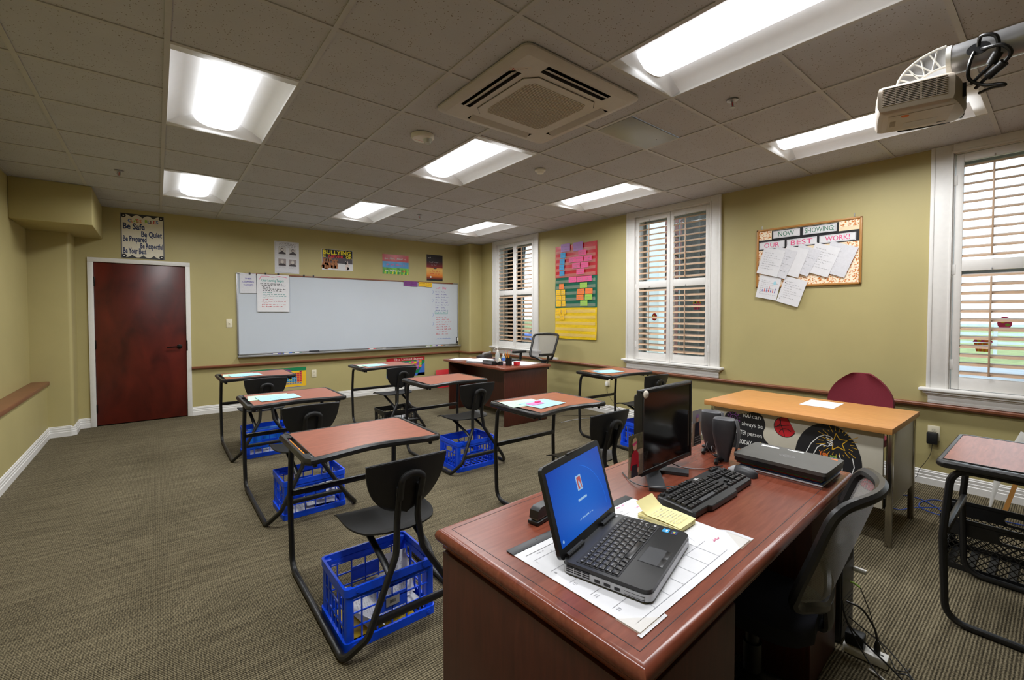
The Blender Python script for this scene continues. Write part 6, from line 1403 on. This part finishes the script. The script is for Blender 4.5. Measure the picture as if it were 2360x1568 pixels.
f.build('bracket', Pm)
def pcable(name, label, pts, r, beads=()):
    f = MB(); sp = spline(pts, 6); f.tube(sp, r, 'black_frame', 8)
    for a, b in beads: f.tube([pts[a], (Vector(pts[a]) + Vector(pts[b])) / 2, pts[b]], [r * 2.4] * 3, 'black_plastic', 10)
    one(f, name, label, 'cable')
pcable('video_cable', 'thick black cable looping from the boom hole, upper loop with a ferrite bead', [(2.245, .215, 2.335), (2.22, .205, 2.355), (2.21, .170, 2.335), (2.225, .165, 2.285), (2.235, .182, 2.255), (2.245, .205, 2.235), (2.275, .232, 2.222)], .006, [(3, 4)])
pcable('video_cable', 'black cable looping out farthest right of the projector with a ferrite bead', [(2.25, .205, 2.325), (2.22, .195, 2.31), (2.20, .155, 2.295), (2.205, .135, 2.265), (2.225, .150, 2.245), (2.25, .19, 2.222), (2.285, .222, 2.205)], .006, [(4, 5)])
pcable('power_cable', 'black cable hanging in a flat loop below the projector connectors', [(2.25, .225, 2.32), (2.23, .235, 2.27), (2.25, .235, 2.23), (2.26, .20, 2.20), (2.25, .16, 2.185), (2.255, .15, 2.178), (2.275, .18, 2.188), (2.315, .215, 2.195)], .0055)
# ---------------------------------------------------------------- outdoors, seen through the shutters
f = MB(); f.box((5.25, -60, -.75), (120, 120, -.55), 'lawn'); o = struct(f, 'ground_outside'); o['label'] = 'dull green lawn outside the windows'
f = MB(); f.box((16, -60, -.549), (24, 120, -.54), 'asphalt'); o = struct(f, 'road_outside'); o['label'] = 'grey road beyond the lawn'
def tree(x, y, r, h, label, seed):
    t = thing('street_tree', label, 'tree', (x, y, -.549)); rn = random.Random(seed); f = MB()
    f.tube([(0, 0, 0), (.02, .01, h * .3), (.05, -.03, h * .6), (.0, .05, h)], [r * 1.15, r, r * .8, r * .35], 'bark', 10); f.build('trunk', t)
    f = MB()
    for i in range(16):
        z = h * (.25 + .72 * i / 16); a = rn.uniform(0, 6.28); l = rn.uniform(.6, 1.25) * (1 - .3 * i / 16); d = Vector((math.cos(a), math.sin(a), .45))
        p = [Vector((0, 0, z)), Vector((0, 0, z)) + d * l * .4, Vector((0, 0, z)) + d * l + Vector((rn.uniform(-.3, .3), rn.uniform(-.3, .3), rn.uniform(-.5, .3)))]
        f.tube(p, [r * .28, r * .18, r * .05], 'bark', 6)
        for k in range(4):
            q0 = p[1].lerp(p[2], .2 + .2 * k); q1 = q0 + Vector((rn.uniform(-.5, .5), rn.uniform(-.5, .5), rn.uniform(-.2, .6))); f.tube([q0, q0.lerp(q1, .5) + Vector((.05, .05, 0)), q1], [r * .07, r * .05, r * .02], 'bark', 5)
    f.build('branches', t)
tree(9.0, 5.15, .20, 9, 'bare tree trunk behind the right panel of the middle window', 3); tree(11.8, 6.35, .27, 10, 'thick bare tree just behind the nearest trunk outside', 5); tree(10.2, 6.85, .13, 8, 'thin bare tree seen in the left panel of the middle window', 8); tree(15.8, 6.1, .2, 9, 'bare tree farther back beyond the lawn', 11)
f = MB()
for i in range(60):
    rn = random.Random(i); f.lathe([(.02, -.25), (.22, -.12), (.28, .05), (.15, .22), (.02, .28)], 'shrub_green', (13.4 + rn.uniform(-.5, .5), 5.4 + rn.uniform(-2.0, 1.6), -.2 + rn.uniform(-.1, .55)), 7)
o = f.build('hedge'); tag(o, 'dark clipped hedge outside the middle window', 'hedge', kind='stuff')
Ho = thing('neighbor_house', 'pale sided house with a dark brick wing outside the left window', 'house', (12, 11, -.549))
f = MB(); f.box((0, 0, 0), (6, 2.6, 6), 'siding'); 
for i in range(30): f.box((-.02, -.02, .2 * i), (0, 2.62, .2 * i + .015), 'light_grey'); f.box((-.02, -.02, .2 * i), (6, 0, .2 * i + .015), 'light_grey')
f.build('siding_wall', Ho)
f = MB(); f.box((.5, -3.2, 0), (6, -.03, 5.2), 'brick_dark'); f.build('brick_wing', Ho)
for y in (-2.4, -1.2):
    for z in (1.2, 3.0): f = MB(); f.box((.46, y, z), (.5, y + .7, z + 1.2), 'white_trim'); f.box((.45, y + .06, z + .06), (.465, y + .64, z + 1.14), 'glass_dark'); f.build('window_frame', Ho)
Pp = thing('porch_post', 'white porch post outside the left panel of the middle window', 'post', (7.6, 5.08, -.549))
f = MB(); f.box((-.10, -.16, 0), (.10, .16, 4.5), 'siding', .01); f.box((-.14, -.2, 0), (.14, .2, .3), 'siding', .01); f.build('shaft', Pp)
Gr = thing('guard_rail', 'long white rail fence far beyond the lawn', 'fence', (30, -6, -.549))
f = MB()
for z in (.55, .95, 1.35): f.box((-.03, -14, z), (.03, 22, z + .12), 'siding')
f.build('rails', Gr); f = MB()
for k in range(19): f.box((-.06, -14 + 2 * k, 0), (.06, -13.88 + 2 * k, 1.55), 'siding')
f.build('posts', Gr)
for i, (y, c) in enumerate(((-1.5, 'light_grey'), (5.5, 'folder_blue'), (17, 'ink_blue'))):
    t = thing('parked_car', ['pale car parked beyond the lawn outside the right window', 'blue car parked beyond the lawn outside the middle window', 'blue car parked beside the house outside the left window'][i], 'car', (20 if i < 2 else 16.5, y, -.54))
    f = MB(); f.box((-.85, -2.1, .32), (.85, 2.1, .85), c, .12); f.build('body', t); f = MB(); f.prism([(-1.3, .85), (1.4, .85), (.9, 1.4), (-.7, 1.4)], -.75, .75, 'glass_dark', lambda u, v, w: (w, u, v)); f.build('cabin', t)
    for sx in (-.78, .78):
        for sy in (-1.3, 1.3): f = MB(); f.lathe([(.32, -.1), (.32, .1)], 'ink_black', n=16, M=Matrix.Translation((sx, sy, .32)) @ Matrix.Rotation(R(90), 4, 'Y')); f.build('wheel', t)
# ---------------------------------------------------------------- daylight, camera, exposure
w = bpy.data.worlds.new('overcast_sky'); SC.world = w; w.use_nodes = True; nt = w.node_tree; N = nt.nodes; L_ = nt.links; bg = N['Background']
tc = N.new('ShaderNodeTexCoord'); sp = N.new('ShaderNodeSeparateXYZ'); L_.new(tc.outputs['Generated'], sp.inputs[0]); rp = N.new('ShaderNodeValToRGB')
rp.color_ramp.elements[0].position = 0; rp.color_ramp.elements[0].color = (.86, .93, 1, 1); rp.color_ramp.elements[1].position = .8; rp.color_ramp.elements[1].color = (.72, .86, 1, 1)
L_.new(sp.outputs['Z'], rp.inputs[0]); L_.new(rp.outputs[0], bg.inputs['Color']); bg.inputs['Strength'].default_value = SKY
cd = bpy.data.cameras.new('camera'); cam = bpy.data.objects.new('camera', cd); COL.objects.link(cam)
cam.location = (0, 0, 1.4017); cam.rotation_euler = (PI / 2 - .0263, 0, -.6779)
cd.sensor_width = 36; cd.lens = 36 * 1025.38 / 2360; cd.shift_x = -6.95 / 2360; cd.shift_y = -33.52 / 2360; cd.clip_start = .02; cd.clip_end = 300
SC.camera = cam
vs = SC.view_settings; vs.view_transform = 'Standard'; vs.look = 'None'; vs.gamma = 1; vs.exposure = EXPO; vs.use_curve_mapping = False
cy = SC.cycles; cy.use_denoising = True; cy.max_bounces = 10; cy.diffuse_bounces = 5; cy.glossy_bounces = 4; cy.transparent_max_bounces = 24; cy.sample_clamp_indirect = 6; cy.caustics_reflective = False; cy.caustics_refractive = False
